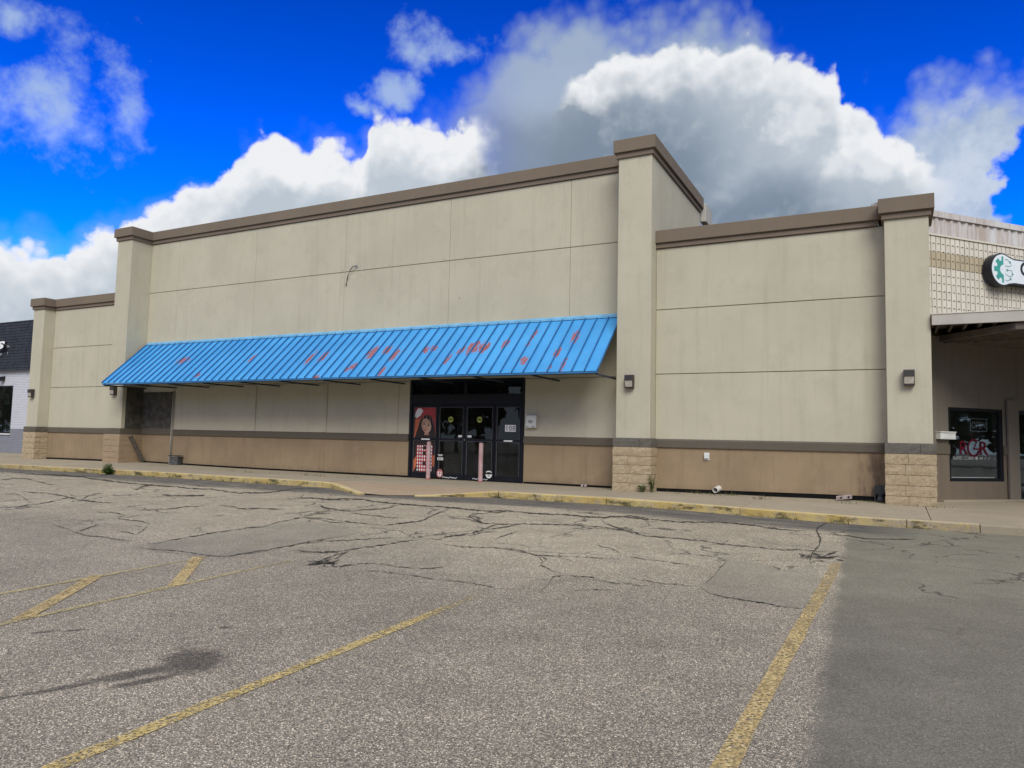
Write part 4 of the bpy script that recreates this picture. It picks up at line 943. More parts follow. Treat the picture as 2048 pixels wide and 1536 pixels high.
# ------------------------------------------------------------------ small things on and by the store
t = thing('drop_box', 'white metal wall box with a dark oval seal right of the doors', 'box', (-8.11, YC, 1.52))
q = MB(); q.box(-8.255, -7.965, YC-.12, YC-.001, 1.535, 1.84, .006); build(q, 'body', 'white_plastic', t)
q = MB(); q.prism([(-8.265, YC-.001, 1.875), (-8.265, YC-.05, 1.872), (-8.265, YC-.135, 1.845), (-8.265, YC-.135, 1.825), (-8.265, YC-.122, 1.825), (-8.265, YC-.122, 1.842), (-8.265, YC-.001, 1.842)], (.31, 0, 0)); build(q, 'lid', 'white_plastic', t)
q = MB(); q.disc((-8.115, YC-.1215, 1.69), AX, AZ, .072, .045, 24); build(q, 'seal', 'grey_print', t, fix=False)
q = MB()
for xa in (-8.235, -8.075): rect(q, xa, xa+.065, 1.55, 1.585, YC-.1215)
build(q, 'print', 'grey_print', t, fix=False)

def bollard(x, y, label):
    z0 = zs(x, y)-.01; t = thing('bollard', label, 'bollard', (x, y, z0), 'pink bollards at the doors')
    q = MB(); q.tube([(x, y, z0), (x, y, z0+1.0)], .058, 20, caps=False); build(q, 'pipe', 'bollard_paint', t, smooth=True)
    q = MB(); q.tube([(x, y, z0+1.0), (x, y, z0+1.012), (x, y, z0+1.02)], .058, 20, taper=[.0581, .05, .02]); build(q, 'cap', 'bollard_paint', t, smooth=True)
    q = MB(); q.tube([(x, y, z0+.004), (x, y, z0+.03)], .068, 20, taper=[.07, .063]); build(q, 'collar', 'bollard_paint', t)
bollard(-11.055, 16.50, 'faded pink steel bollard in front of the poster by the doors')
bollard(-9.41, 16.45, 'faded pink steel bollard in front of the right hand glass door')

t = thing('outlet_cover', 'white plastic outlet cover on the tan base wall right of the tall pier', 'outlet cover', (-3.63, YW, .95))
q = MB(); q.box(-3.695, -3.575, YW-.012, YW+.003, .865, 1.03, .003); build(q, 'plate', 'white_plastic', t)
q = MB(); q.box(-3.685, -3.585, YW-.06, YW-.0125, .90, 1.02, .008); build(q, 'hood', 'white_plastic', t)
t = thing('drain_pipe', 'short white plastic pipe stub poking out at the foot of the base wall', 'pipe', (-3.38, YW, .2))
q = MB(); c0, c1 = Vector((-3.37, YW+.03, .262)), Vector((-3.42, YW-.16, .225)); n_ = 18; vs = []
dvec = (c1-c0).normalized(); aa = dvec.cross(Vector((0, 0, 1))).normalized(); bb_ = dvec.cross(aa)
for c_, r_ in ((c0, .062), (c1, .062), (c1, .052), (c0, .052)):
    for k in range(n_): vs.append(c_+aa*(r_*math.cos(2*math.pi*k/n_))+bb_*(r_*math.sin(2*math.pi*k/n_)))
q.add(vs, [(j*n_+k, j*n_+(k+1) % n_, (j+1)*n_+(k+1) % n_, (j+1)*n_+k) for j in range(3) for k in range(n_)]); build(q, 'pipe', 'pipe_plastic', t, smooth=False)
q = MB(); q.disc(c0.lerp(c1, .3), aa, bb_, .0515, n=18); build(q, 'bore', 'hole', t, fix=False)
t = thing('downspout_boot', 'dark grey downspout boot tucked in the corner beside the right pier', 'downspout', (-.22, YW, .12))
q = MB(); q.box(-.31, -.125, YW-.10, YW-.002, .30, .475, .012); q.box(-.315, -.30, YW-.11, YW-.002, .13, .48); build(q, 'upper_box', 'dark_steel', t)
q = MB(); q.tube([(-.20, YW-.075, .31), (-.20, YW-.08, .22), (-.21, YW-.16, .17)], .065, 12, taper=[.07, .065, .072]); build(q, 'elbow', 'dark_steel', t, smooth=True)

def rubble(name, label, x, y, sx_, sy_, sz_, rz, holes, tilt=.0):
    z = zs(x, y); t = thing(name, label, 'block', (x, y, z)); q = MB(); q.box(-sx_, sx_, -sy_, sy_, 0, 2*sz_, .01)
    ca, sa = math.cos(rz), math.sin(rz)
    def T(v): 
        zz = v[2]+(v[0]+sx_)*math.sin(tilt); return (x+v[0]*ca-v[1]*sa+random.uniform(-.004, .004), y+v[0]*sa+v[1]*ca, z+.002+zz)
    q.v = [T(v) for v in q.v]; build(q, 'body', 'rubble', t)
    for hx in holes:
        h = MB(); h.disc((0, 0, 0), (1, 0, 0), (0, 0, 1), .022, .022, 10); h.v = [T((v[0]+hx, -sy_-.002, v[2]+sz_)) for v in h.v]; build(h, 'hole', 'hole', t, fix=False)
    return t
rubble('broken_block', 'broken piece of brick with two dark holes lying near the right pier', -.86, YW-.22, .145, .06, .042, -.05, (-.05, .09), .16)
rubble('broken_block', 'small grey lump of block lying at the wall left of the tall pier', -6.63, YC-.14, .07, .05, .03, .2, (.0,), .05)
t = thing('wire_basket', 'small galvanised wire basket standing against the wall by the conduit', 'basket', (-21.27, YC-.14, zs(-21.3, YC)))
zb0 = zs(-21.3, YC-.1)+.004; bx0, bx1, by0, by1 = -21.50, -21.05, YC-.26, YC-.04
q = MB(); q.box(bx0+.02, bx1-.02, by0+.02, by1-.02, zb0, zb0+.02); q.box(bx0+.025, bx0+.035, by0+.03, by1-.03, zb0+.02, zb0+.26); q.box(bx0+.04, bx1-.04, by1-.03, by1-.02, zb0+.02, zb0+.26); q.box(bx1-.035, bx1-.025, by0+.03, by1-.03, zb0+.02, zb0+.26); build(q, 'liner', 'dark_steel', t)
q = MB()
for i in range(8):
    x = bx0+.02+(bx1-bx0-.04)*i/7; q.tube([(x, by0+.015, zb0), (x, by0+.008, zb0+.27)], .004, 5)
for i in range(5): q.tube([(bx0+.02, by0+.012, zb0+.03+.058*i), (bx1-.02, by0+.012, zb0+.03+.058*i)], .004, 5)
build(q, 'wire_front', 'galvanised', t)
q = MB(); q.box(bx0-.02, bx1+.02, by0-.01, by1, zb0+.285, zb0+.305, .004); build(q, 'rim', 'rubber', t)
t = thing('plank', 'weathered dark plank leaning against the wall under the left end of the awning', 'plank', (-22.9, 16.6, .14))
p0, p1 = Vector((-22.93, YC-.14, zs(-22.9, YC)+.03)), Vector((-23.20, YP+.30, 1.06))
q = MB(); d_ = (p1-p0).normalized(); s_ = d_.cross(Vector((.3, -1, 0))).normalized()*.07; th = d_.cross(s_).normalized()*.016
q.add([p+a*s_+b2*th for p in (p0, p1) for a in (-1, 1) for b2 in (-1, 1)], [(0, 1, 3, 2), (4, 6, 7, 5), (0, 4, 5, 1), (2, 3, 7, 6), (0, 2, 6, 4), (1, 5, 7, 3)]); build(q, 'board', 'old_wood', t)
t = thing('loose_cable', 'loose grey cable hanging from a hole in the upper stucco wall', 'cable', (-14.0, YC, 6.2))
cp = [(-14.0, YC+.01, 6.25), (-14.02, YC-.06, 6.25), (-14.10, YC-.09, 6.22), (-14.20, YC-.08, 6.12), (-14.28, YC-.06, 5.98), (-14.33, YC-.045, 5.84)]
q = MB(); q.tube(cp, .013, 8); build(q, 'sheath', 'dark_steel', t, smooth=True)
q = MB(); q.tube([cp[-1], (-14.35, YC-.04, 5.76)], .006, 6); q.tube([(-14.35, YC-.04, 5.77), (-14.36, YC-.04, 5.69)], .014, 6); build(q, 'plug', 'rubber', t)
q = MB(); q.tube([(-14.0, YC+.002, 6.25), (-14.0, YC-.02, 6.25)], .045, 10); build(q, 'grommet', 'galvanised', t)
q = MB()
for px, py in [(888, 518), (877, 536), (686, 541), (685, 555), (722, 533), (722, 551), (778, 531), (762, 580), (845, 599), (776, 605), (919, 596)]:
    r = ray(px, py); k = (YC-.0015)/r.y; c_ = r*k; c_.z += CAMZ
    q.disc((c_.x, YC-.0015, c_.z), AX, AZ, random.uniform(.007, .014), n=8)
build(q, 'anchor_hole', 'hole', store, fix=False)

# ------------------------------------------------------------------ weeds and grass
def weed(name, label, x, y, z, h, n_, spread, bushy=False):
    t = thing(name, label, 'weed', (x, y, z)); st = MB(); lf = MB()
    for i in range(n_):
        a = random.uniform(0, 6.28)
        if bushy:
            el_ = math.asin(random.uniform(.05, 1)); rr_ = random.uniform(.55, 1); tip = Vector((x+math.cos(a)*math.cos(el_)*spread*rr_, y+math.sin(a)*math.cos(el_)*spread*.7*rr_, z+h*math.sin(el_)*rr_+.03))
        else:
            L = h*random.uniform(.55, 1); tip = Vector((x+math.cos(a)*spread*random.uniform(.3, 1), y+math.sin(a)*spread*.5*random.uniform(.3, 1), z+L))
        b0 = Vector((x+random.uniform(-.04, .04), y+random.uniform(-.02, .02), z))
        mid_ = b0.lerp(tip, .5)+Vector((0, 0, .03)); st.tube([b0, mid_, tip], .003, 4)
        for k in range(10):
            t2 = .25+.75*k/9; c_ = b0.lerp(mid_, t2*2) if t2 < .5 else mid_.lerp(tip, t2*2-1); al = random.uniform(0, 6.28); ll = random.uniform(.04, .085)*(1.1-t2*.4)
            d = Vector((math.cos(al), math.sin(al), random.uniform(-.3, .7))).normalized(); s2 = d.cross(Vector((random.uniform(-.4, .4), random.uniform(-.4, .4), 1))).normalized()*ll*.3
            lf.add([c_, c_+d*ll*.5+s2, c_+d*ll, c_+d*ll*.5-s2], [(0, 1, 2, 3)])
    build(st, 'stem', 'leaf', t, fix=False); build(lf, 'foliage', 'leaf', t, fix=False); return t
weed('kerb_weed', 'bushy green weed growing from the kerb below the left pier', -19.95, 13.38, lotz(-19.95, 13.38), .36, 80, .26, True)
weed('pier_weed', 'tall green weed growing at the foot of the tall right pier', -4.70, 15.90, zs(-4.7, 15.9), .42, 10, .10)
weed('pier_weed', 'low green weed spilling beside the foot of the tall right pier', -4.92, 15.84, zs(-4.9, 15.85), .16, 10, .16)
gr = MB()
def tuft(x, y, z, h, n_, sp):
    for i in range(n_):
        a = random.uniform(0, 6.28); bx_, by_ = x+random.gauss(0, sp), y+random.gauss(0, sp*.25); L = h*random.uniform(.4, 1); d = Vector((math.cos(a), math.sin(a), 0)); s2 = Vector((-d.y, d.x, 0))*.006
        b0 = Vector((bx_, by_, z)); tp = b0+d*L*.6+Vector((0, 0, L)); gr.add([b0-s2, b0+s2, tp], [(0, 1, 2)])
for x in [-23, -22.1, -18.6, -18.2, -17.4, -16.2, -15.5, -15.1, -14.6, -13.6, -6.1, -4.3, -4.1, -3.7, -1.9, -1.6, -.9, -21.4, -20.6, -19.2, -25.5]:
    y = KY-.02; tuft(x, y, lotz(x, y)-.005, random.uniform(.07, .17), random.randint(14, 34), .14)
for x, y in [(-17.6, 15.37), (-17.2, 15.37), (-16.5, 15.36), (-15.4, 15.36), (-14.2, 15.35), (-13.8, 15.35), (-12.7, 15.35), (-4.1, 15.9), (-3.6, 16.0), (-3.1, 16.1), (-3.3, 15.9), (-2.9, 16.05), (-2.42, 15.6), (-2.4, 16.2), (-.75, 15.7), (-3.8, 16.3), (-.3, 16.2), (-.5, 16.25), (.4, 15.9), (.75, 15.9)]:
    tuft(x, y, zs(x, y)-.004, random.uniform(.05, .11), random.randint(10, 24), .13)
gro = build(gr, 'grass_tufts', 'dry_grass', fix=False); gro['kind'] = 'stuff'; gro['label'] = 'sparse grass tufts growing in the kerb and sidewalk joints'; gro['category'] = 'grass'

# ------------------------------------------------------------------ left neighbour: white painted brick under a black shingled mansard
LY = 19.0; LX1 = FLa-.15
left = thing('brick_shop', 'white painted brick shop with black shingled mansard left of the store', 'building', (-36, LY, .15))
def lp(u, v, Y=LY): r = ray(u, v); k = Y/r.y; c_ = r*k; return c_.x, c_.z+CAMZ
wx0, wz1 = lp(0, 772); wxr, wzt = lp(27, 771); _, wzb = lp(19, 867)
mz0 = lp(30, 741)[1]; mz1 = lp(30, 641)[1]
q = MB(); q.box(-55, wxr-2.6, LY, LY+.25, 0, mz0); q.box(wxr, LX1, LY, LY+.25, 0, mz0); q.box(wxr-2.6, wxr, LY, LY+.25, 0, wzb); q.box(wxr-2.6, wxr, LY, LY+.25, wzt, mz0); build(q, 'brick_wall', 'painted_brick', left)
part('side_wall', 'painted_brick', LX1-.25, LX1, LY+.25, 32, 0, mz0, parent=left); part('rear_wall', 'painted_brick', -55, LX1, 32, 32.25, 0, mz0, parent=left); part('roof', 'roofing', -55, LX1, LY+.6, 32, mz1-.5, mz1-.3, parent=left)
part('inner_wall', 'interior', -50, LX1-.3, 24, 24.2, 0, mz0, parent=left)
q = MB(); a_, b_ = wxr-2.6, wxr
q.box(a_, b_, LY+.02, LY+.09, wzb, wzb+.07, .004); q.box(a_, b_, LY+.02, LY+.09, wzt-.07, wzt, .004); q.box(a_, a_+.07, LY+.02, LY+.09, wzb+.07, wzt-.07, .004); q.box(b_-.07, b_, LY+.02, LY+.09, wzb+.07, wzt-.07, .004); q.box(b_-1.30, b_-1.23, LY+.02, LY+.09, wzb+.07, wzt-.07, .004)
wn = build(q, 'window', 'black_aluminium', left); ORG[wn.name] = ORG[left.name]
q = MB(); q.box(a_+.07, b_-.07, LY+.05, LY+.056, wzb+.07, wzt-.07); build(q, 'pane', 'shop_glass', wn)
q = MB(); q.box(a_-.05, b_+.05, LY-.05, LY+.018, wzb-.06, wzb-.004, .004); build(q, 'sill', 'white_plastic', wn)
# mansard: courses of shingle strips over a deck
rows_ = 17; slope_back = .45
q = MB(); q.prism([(-55, LY-.12, mz0), (-55, LY+.6, mz0), (-55, LY+.6, mz1-.02), (-55, LY-.12+slope_back, mz1-.02)], (LX1+55, 0, 0)); build(q, 'mansard_deck', 'shingle', left)
for r_ in range(rows_):
    t0, t1 = r_/rows_, (r_+1)/rows_; z0, z1 = mz0+(mz1-mz0)*t0, mz0+(mz1-mz0)*t1; y0, y1 = LY-.125+slope_back*t0, LY-.125+slope_back*t1
    q = MB(); x = LX1
    while x > -41:
        wd = random.uniform(.13, .26); q.add([(x-wd+.008, y0-.035-random.uniform(0, .012), z0-.01-random.uniform(0, .02)), (x-.004, y0-.035-random.uniform(0, .012), z0-.01-random.uniform(0, .02)), (x-.004, y1-.012, z1), (x-wd+.008, y1-.012, z1), (x-wd+.008, y0+.003, z0), (x-.004, y0+.003, z0)], [(0, 1, 2, 3), (0, 4, 5, 1), (0, 3, 4), (1, 5, 2)]); x -= wd
    build(q, 'shingle_course', 'shingle', left, fix=False)
part('mansard_cap', 'sign_black', -55, LX1, LY-.12+slope_back-.05, LY+.6, mz1-.015, mz1+.03, parent=left)
t_ = .5
sgx, sgz = lp(0, 699, LY-.05); 
sign = thing('shop_sign', 'white italic letter S with small lettering on the black mansard', 'sign', (sgx, LY-.1, sgz))
q = MB(); sy2 = LY-.02
def ls(u, v): return lp(u, v, sy2-.16)
x0s, zb_s = ls(-9, 699); x1s, zt_s = ls(10.5, 682)
put_text(q, 'S', 1.0, (0, 0, 0), (1, 0, 0), (0, 0, 1), 0, shear=.25, bold=.055)
xs_ = [v[0] for v in q.v]; zs_ = [v[2] for v in q.v]; q.v = [(x0s+(v[0]-min(xs_))/(max(xs_)-min(xs_))*(x1s-x0s), sy2-.16, zb_s+(v[2]-min(zs_))/(max(zs_)-min(zs_))*(zt_s-zb_s)) for v in q.v]
face = list(q.v); ff = list(q.f)
letter = build(q, 'letter', 'white_print', sign, fix=False)
q = MB(); cnt = {}
for f in ff:
    for i in range(len(f)): k = tuple(sorted((f[i], f[(i+1) % len(f)]))); cnt[k] = cnt.get(k, 0)+1
n0 = len(face); q.add(face+[(v[0], v[1]+.09, v[2]) for v in face], [(a, b2, b2+n0, a+n0) for (a, b2), c_ in cnt.items() if c_ == 1]); build(q, 'letter_return', 'sign_black', sign, fix=False)
q = MB(); xa, za2 = ls(13, 696); xb, zb2 = ls(19, 688.5); put_text(q, 'TM', zb2-za2, (xa, sy2-.16, za2), (1, 0, 0), (0, 0, 1), bold=.004, width=xb-xa); build(q, 'lettering', 'grey_print', sign, fix=False)
q = MB(); xa, za2 = ls(-22, 711); xb, zb2 = ls(5, 705); put_text(q, 'ry', (zb2-za2)*1.3, (xa+(xb-xa)*.6, sy2-.16, za2), (1, 0, 0), (0, 0, 1), bold=.004, width=(xb-xa)*.4)
xa, _ = ls(14, 711); q.box(xa, xa+.03, sy2-.16, sy2-.15, za2, zb2); build(q, 'lettering', 'grey_print', sign, fix=False)
xl, zl = lp(7.5, 758)
t = thing('wall_lamp', 'small black downlight above the window of the white brick shop', 'wall lamp', (xl, LY, zl))
q = MB(); q.prism([(xl-.13, LY-.001, zl+.13), (xl-.13, LY-.22, zl+.08), (xl-.13, LY-.27, zl-.08), (xl-.13, LY-.06, zl-.10), (xl-.13, LY-.001, zl-.04)], (.26, 0, 0)); build(q, 'hood', 'sign_black', t)
q = MB(); q.box(xl-.09, xl+.09, LY-.22, LY-.08, zl-.115, zl-.095); build(q, 'lens', 'lamp_lens', t)

# ------------------------------------------------------------------ right neighbour: angled shop front with a tiled fascia and a canopy
ANG = math.radians(42.5); D2 = Vector((math.sin(ANG), math.cos(ANG), 0)); N2 = Vector((math.cos(ANG), -math.sin(ANG), 0)); P2 = Vector((.60, 17.0, 0))
right = thing('angled_shop', 'angled shop with cream tiled fascia and dark window right of the store', 'building', (.7, 17.2, .16))
def W(s, o, z): q2 = P2+D2*s+N2*o; return Vector((q2.x, q2.y, z))         # along the wall, out of it, up
def wbox(q, s0, s1, o0, o1, z0, z1, mi=0):
    vs = [W(s, o, z) for s in (s0, s1) for o in (o0, o1) for z in (z0, z1)]
    return q.add(vs, [(0, 1, 3, 2), (4, 6, 7, 5), (0, 4, 5, 1), (2, 3, 7, 6), (0, 2, 6, 4), (1, 5, 7, 3)], mi)
def wpart(name, m_, *a, parent=right): q = MB(); wbox(q, *a); return build(q, name, m_, parent)
SE = 9.0; WS0, WS1, WZ0, WZ1 = .66, 2.24, .57, 2.095; DS0 = 2.66; DS1 = 3.66
for a in ((.15, WS0, 1.32, 3.55), (WS0, WS1, WZ1, 3.55), (WS1, DS0, 1.32, 3.55), (DS0, DS1, WZ1, 3.55), (DS1, SE, .0, 3.55)): wpart('shop_wall', 'angled_wall', a[0], a[1], -.25, 0, a[2], a[3])
for a in ((.15, WS0, 0, 1.13), (WS0, WS1, 0, WZ0), (WS1, DS0, 0, 1.13)): wpart('base_wall', 'angled_base', a[0], a[1], -.25, .006, a[2], a[3])
for a in ((.15, WS0), (WS1, DS0)): wpart('band', 'band', a[0], a[1], -.2, .03, 1.13, 1.32)
wpart('pilaster', 'angled_wall', WS1+.07, DS0-.03, .031, .075, .1, 2.3)
wpart('sill_slab', 'concrete', .3, DS1, .006, .16, .02, .2)
wpart('inner_wall', 'interior', .2, SE, -4.2, -4.0, 0, 3.5); wpart('inner_floor', 'interior_floor', .2, SE, -4.0, -.25, .05, .12); wpart('upper_wall', 'tile_gap', .1, SE, -.25, -.005, 3.55, 5.66)
wpart('roof', 'roofing', .1, SE, -9, -.25, 5.2, 5.4); wpart('rear_wall', 'angled_wall', .1, SE, -9.2, -9, 0, 5.3); wpart('side_wall', 'angled_wall', SE, SE+.2, -9, .0, 0, 5.4)
q = MB(); fw = .06
wbox(q, WS0, WS1, -.08, -.01, WZ0, WZ0+fw); wbox(q, WS0, WS1, -.08, -.01, WZ1-fw, WZ1); wbox(q, WS0, WS0+fw, -.08, -.01, WZ0+fw, WZ1-fw); wbox(q, WS1-fw*1.6, WS1, -.08, -.01, WZ0+fw, WZ1-fw)
win = build(q, 'window', 'black_aluminium', right); ORG[win.name] = ORG[right.name]
q = MB(); wbox(q, WS0+fw, WS1-fw*1.6, -.05, -.044, WZ0+fw, WZ1-fw); build(q, 'pane', 'shop_glass', win)
q = MB(); put_text(q, 'R', .40, W(1.02, -.040, 1.13), D2, AZ, bold=.004, width=.24); put_text(q, 'R', .40, W(1.60, -.040, 1.13), D2, AZ, bold=.004, width=.24)
n_ = 24
for k in range(n_-5):
    t0, t1 = 1.0+2*math.pi*k/n_, 1.0+2*math.pi*(k+1)/n_; c_ = (1.42, 1.265)
    q.poly([W(c_[0]+r_*.95*math.cos(t), -.040, c_[1]+r_*math.sin(t)) for r_, t in ((.15, t0), (.19, t0), (.19, t1), (.15, t1))])
q.poly([W(1.43, -.040, 1.225), W(1.60, -.040, 1.225), W(1.60, -.040, 1.26), W(1.43, -.040, 1.26)]); q.poly([W(1.42, -.040, 1.25), W(1.44, -.040, 1.24), W(1.53, -.040, 1.42), W(1.51, -.040, 1.42)]); build(q, 'window_lettering', 'window_red', win, fix=False)
q = MB(); put_text(q, 'RAPID COMRI', .10, W(.82, -.040, 1.015), D2, AZ, width=.60, bold=.001)
for k, (s_, r_) in enumerate(((1.49, .035), (1.60, .02), (1.65, .025), (1.74, .032), (1.82, .024), (1.86, .03), (2.02, .014))): q.poly([W(s_+r_*math.cos(t)*1.3, -.040, 1.05+r_*math.sin(t+.4*k)) for t in [i*.785 for i in range(8)]])
build(q, 'window_lettering', 'vinyl_grey', win, fix=False)
q = MB(); wbox(q, WS0+.1, WS1-.25, -.043, -.035, WZ0+.075, WZ0+.09); build(q, 'glazing_bead', 'grey_print', win)
opn = thing('open_sign', 'unlit neon OPEN sign hanging inside the dark shop window', 'sign', W(1.55, -.075, 1.72))
q = MB(); 
for (a, b2) in (((1.38, 1.62), (1.86, 1.62)), ((1.86, 1.62), (1.86, 1.88)), ((1.86, 1.88), (1.38, 1.88)), ((1.38, 1.88), (1.38, 1.62))): q.tube([W(a[0], -.075, a[1]), W(b2[0], -.075, b2[1])], .008, 6)
build(q, 'border', 'neon_tube', opn)
q = MB(); put_text(q, 'OPEN', .20, W(1.42, -.075, 1.68), D2, AZ, width=.40); build(q, 'letters', 'neon_tube', opn, fix=False)
q = MB(); wbox(q, DS0, DS0+.08, -.1, -.01, .12, WZ1); wbox(q, DS1-.08, DS1, -.1, -.01, .12, WZ1); wbox(q, DS0+.08, DS1-.08, -.1, -.01, WZ1-.08, WZ1); wbox(q, DS0+.08, DS1-.08, -.1, -.01, .12, .32); wbox(q, DS0+.08, DS1-.08, -.1, -.01, 1.05, 1.12)
dr = build(q, 'door', 'black_aluminium', right); ORG[dr.name] = ORG[right.name]
q = MB(); wbox(q, DS0+.08, DS1-.08, -.06, -.05, .32, 1.05); wbox(q, DS0+.08, DS1-.08, -.06, -.05, 1.12, WZ1-.08); build(q, 'pane', 'shop_glass', dr)
q = MB(); q.tube([W(DS1-.14, .01, .95), W(DS1-.14, .06, .95), W(DS1-.14, .06, 1.25), W(DS1-.14, .01, 1.25)], .012, 8); build(q, 'handle', 'galvanised', dr)
t = thing('letter_box', 'white letter box on the wall beside the dark shop window', 'letter box', W(.5, .05, 1.42))
q = MB(); wbox(q, .30, .72, .001, .11, 1.43, 1.565); build(q, 'body', 'white_plastic', t)
q = MB(); wbox(q, .29, .73, .001, .125, 1.566, 1.585); build(q, 'lid', 'white_plastic', t)
q = MB(); wbox(q, .36, .66, .1105, .113, 1.45, 1.455); wbox(q, .36, .66, .1105, .113, 1.535, 1.54); build(q, 'slot', 'grey_print', t)
# tiles, hung in columns
TW, TH, TOPZ = .1375, .167, 5.66; ntile = 0
tm = {}
for kind in ('cream_tile', 'tan_tile'):
    g = .0095; a, b2, c2_, d2_ = g, TW-g, -TH+.002, 0; m0_, m1_ = TW*.36, TW*.72
    pts = [(a, .014, d2_), (b2, .014, d2_), (b2, .0165, c2_), (a, .0165, c2_), (a, .0, d2_), (b2, .0, d2_), (b2, .0, c2_), (a, .0, c2_), (m0_, .0180, c2_+.001), (m1_, .0180, c2_+.001), (m1_, .0180, c2_+.017), (m0_, .0180, c2_+.017)]
    me = bpy.data.meshes.new('tile'); me.from_pydata([(p[0], p[1], p[2]) for p in pts], [], [(0, 3, 2, 1), (0, 4, 7, 3), (1, 2, 6, 5), (3, 7, 6, 2), (0, 1, 5, 4), (8, 9, 10, 11)]); me.materials.append(MATS[kind]); me.materials.append(MATS['tile_gap']); me.polygons[5].material_index = 1; me.update(); tm[kind] = me
base_m = Matrix(((D2.x, N2.x, 0, 0), (D2.y, N2.y, 0, 0), (0, 0, 1, 0), (0, 0, 0, 1)))
for cix in range(28):
    for rix in range(10):
        s = .12+TW*cix; z = TOPZ-.012-TH*rix
        if z-TH < 3.9: continue
        tan = rix in (2, 3) and s < 1.95
        o = bpy.data.objects.new('tile', tm['tan_tile' if tan else 'cream_tile']); link(o, right)
        q3 = W(s, random.uniform(0, .003), z)-ORG[right.name]; o.matrix_local = Matrix.Translation(q3) @ base_m @ Matrix.Rotation(random.uniform(-.006, .006), 4, 'Y'); ntile += 1
q = MB(); 
for cix in range(28, 60):
    for rix in range(10):
        s = .12+TW*cix; z = TOPZ-.012-TH*rix
        q.add([W(s+.004, .004, z), W(s+TW-.004, .004, z), W(s+TW-.004, .030, z-TH+.006), W(s+.004, .030, z-TH+.006)], [(0, 1, 2, 3)])
o = build(q, 'tile_field', 'cream_tile', right, fix=False); o['kind'] = 'stuff'
wpart('fascia_cap', 'cream_tile', .08, SE, -.26, .04, TOPZ-.006, TOPZ+.03)
# upper weathered metal parapet set back behind the tiles
q = MB(); vs = []; n_ = 300; so = -1.3
kx = 1.0+(.9)/17.0
for i in range(n_+1):
    s = .3+i*.03; ph = (i % 8) in (0, 1, 2); o_ = so+(.03 if ph else 0)
    vs += [W(s, o_, 5.45), W(s, o_, 6.62)]
q.add(vs, [(2*i, 2*i+2, 2*i+3, 2*i+1) for i in range(n_)]); build(q, 'upper_parapet', 'weathered_metal', right, fix=False)
wpart('parapet_coping', 'weathered_metal', .25, 9.4, so-.2, so+.06, 6.62, 6.76)
# canopy
CF = 15.90; CX0, CX1 = RPb+.012, 9.0
part('canopy_fascia', 'canopy_paint', CX0, CX1, CF, CF+.05, 3.575, 3.775, bev=.004, parent=right)
q = MB(); q.prism([(CX0, CF-.012, 3.776), (CX0, CF-.012, 3.79), (CX0, CF+.10, 3.815), (CX0, CF+.10, 3.776)], (CX1-CX0, 0, 0)); build(q, 'canopy_flashing', 'canopy_flashing', right)
q = MB(); q.poly([(CX0, CF+.06, 3.78), (CX1, CF+.06, 3.78), (CX1, 26, 3.78), (CX0+7, 24.4, 3.78), (CX0+.01, 17.3, 3.78)]); q.prism([(CX0, CF+.05, 3.70), (CX1, CF+.05, 3.70), (CX1, 26, 3.70), (CX0+.02, 17.1, 3.70)], (0, 0, .04)); build(q, 'canopy_deck', 'soffit_wood', right, fix=False)
for i in range(34):
    x = CX0+.12+.235*i; ye = min(17.0+(x-.6)*1.09+.0, 25)
    q = MB(); q.box(x-.02, x+.02, CF+.052, ye, 3.60, 3.698); build(q, 'joist', 'soffit_wood', right)
# dropped ceiling whose edge runs diagonally back to the corner
Z5 = 3.44; e0, e1 = Vector((.78, 17.5, 0)), Vector((2.05, 15.97, 0))
q = MB(); poly = [(e0.x, e0.y, Z5), (e1.x, e1.y, Z5), (9, 15.97, Z5), (9, 25.5, Z5), (e0.x+.1, 17.45, Z5)]; q.prism(poly, (0, 0, .12)); build(q, 'dropped_ceiling', 'soffit_panel', right)
for i in range(26):
    a = e0.lerp(e1, .0)+Vector((.22*i, 0, 0)); 
    q = MB(); o1 = e0+Vector((.16+.30*i, .0, 0)); o2 = e1+Vector((.30+.36*i, 0, 0))
    if o2.x > 8.8: break
    d3 = (o2-o1).normalized(); n3 = Vector((-d3.y, d3.x, 0))*.02
    q.prism([(o1-n3).to_tuple()[:2]+(Z5-.03,), (o2-n3).to_tuple()[:2]+(Z5-.03,), (o2+n3).to_tuple()[:2]+(Z5-.03,), (o1+n3).to_tuple()[:2]+(Z5-.03,)], (0, 0, .031)); build(q, 'ceiling_rib', 'soffit_panel', right)
for xx in (5.6, 8.9):
    part('canopy_post', 'canopy_paint', xx-.06, xx+.06, CF+.06, CF+.18, .08, 3.6, bev=.006, parent=right)
# cabinet sign
sgn = thing('cabinet_sign', 'rounded black cabinet sign with white face and teal half gear on the tiles', 'sign', W(2.2, .05, 4.75))
cs, cz, rr = 2.04, 5.06, .355
out = []
for k in range(25): 
    t = math.radians(62+k*(236/24)); out.append((cs+rr*math.cos(t), cz+rr*math.sin(t)))
out += [(cs+.34, cz-.285), (cs+3.2, cz-.285), (cs+3.2, cz+.265), (cs+.36, cz+.265), (cs+.26, cz+.285)]
def sgpoly(k, o): 
    return [W(cs+.0+(s-cs)*k, o, cz+(z-cz)*k) for s, z in out]
q = MB(); A_ = sgpoly(1.0, .06); B_ = sgpoly(1.0, .24); n_ = len(A_)
q.add(A_+B_, [tuple(range(n_)), tuple(range(n_, 2*n_))]+[(i, (i+1) % n_, n_+(i+1) % n_, n_+i) for i in range(n_)]); build(q, 'cabinet', 'sign_black', sgn)
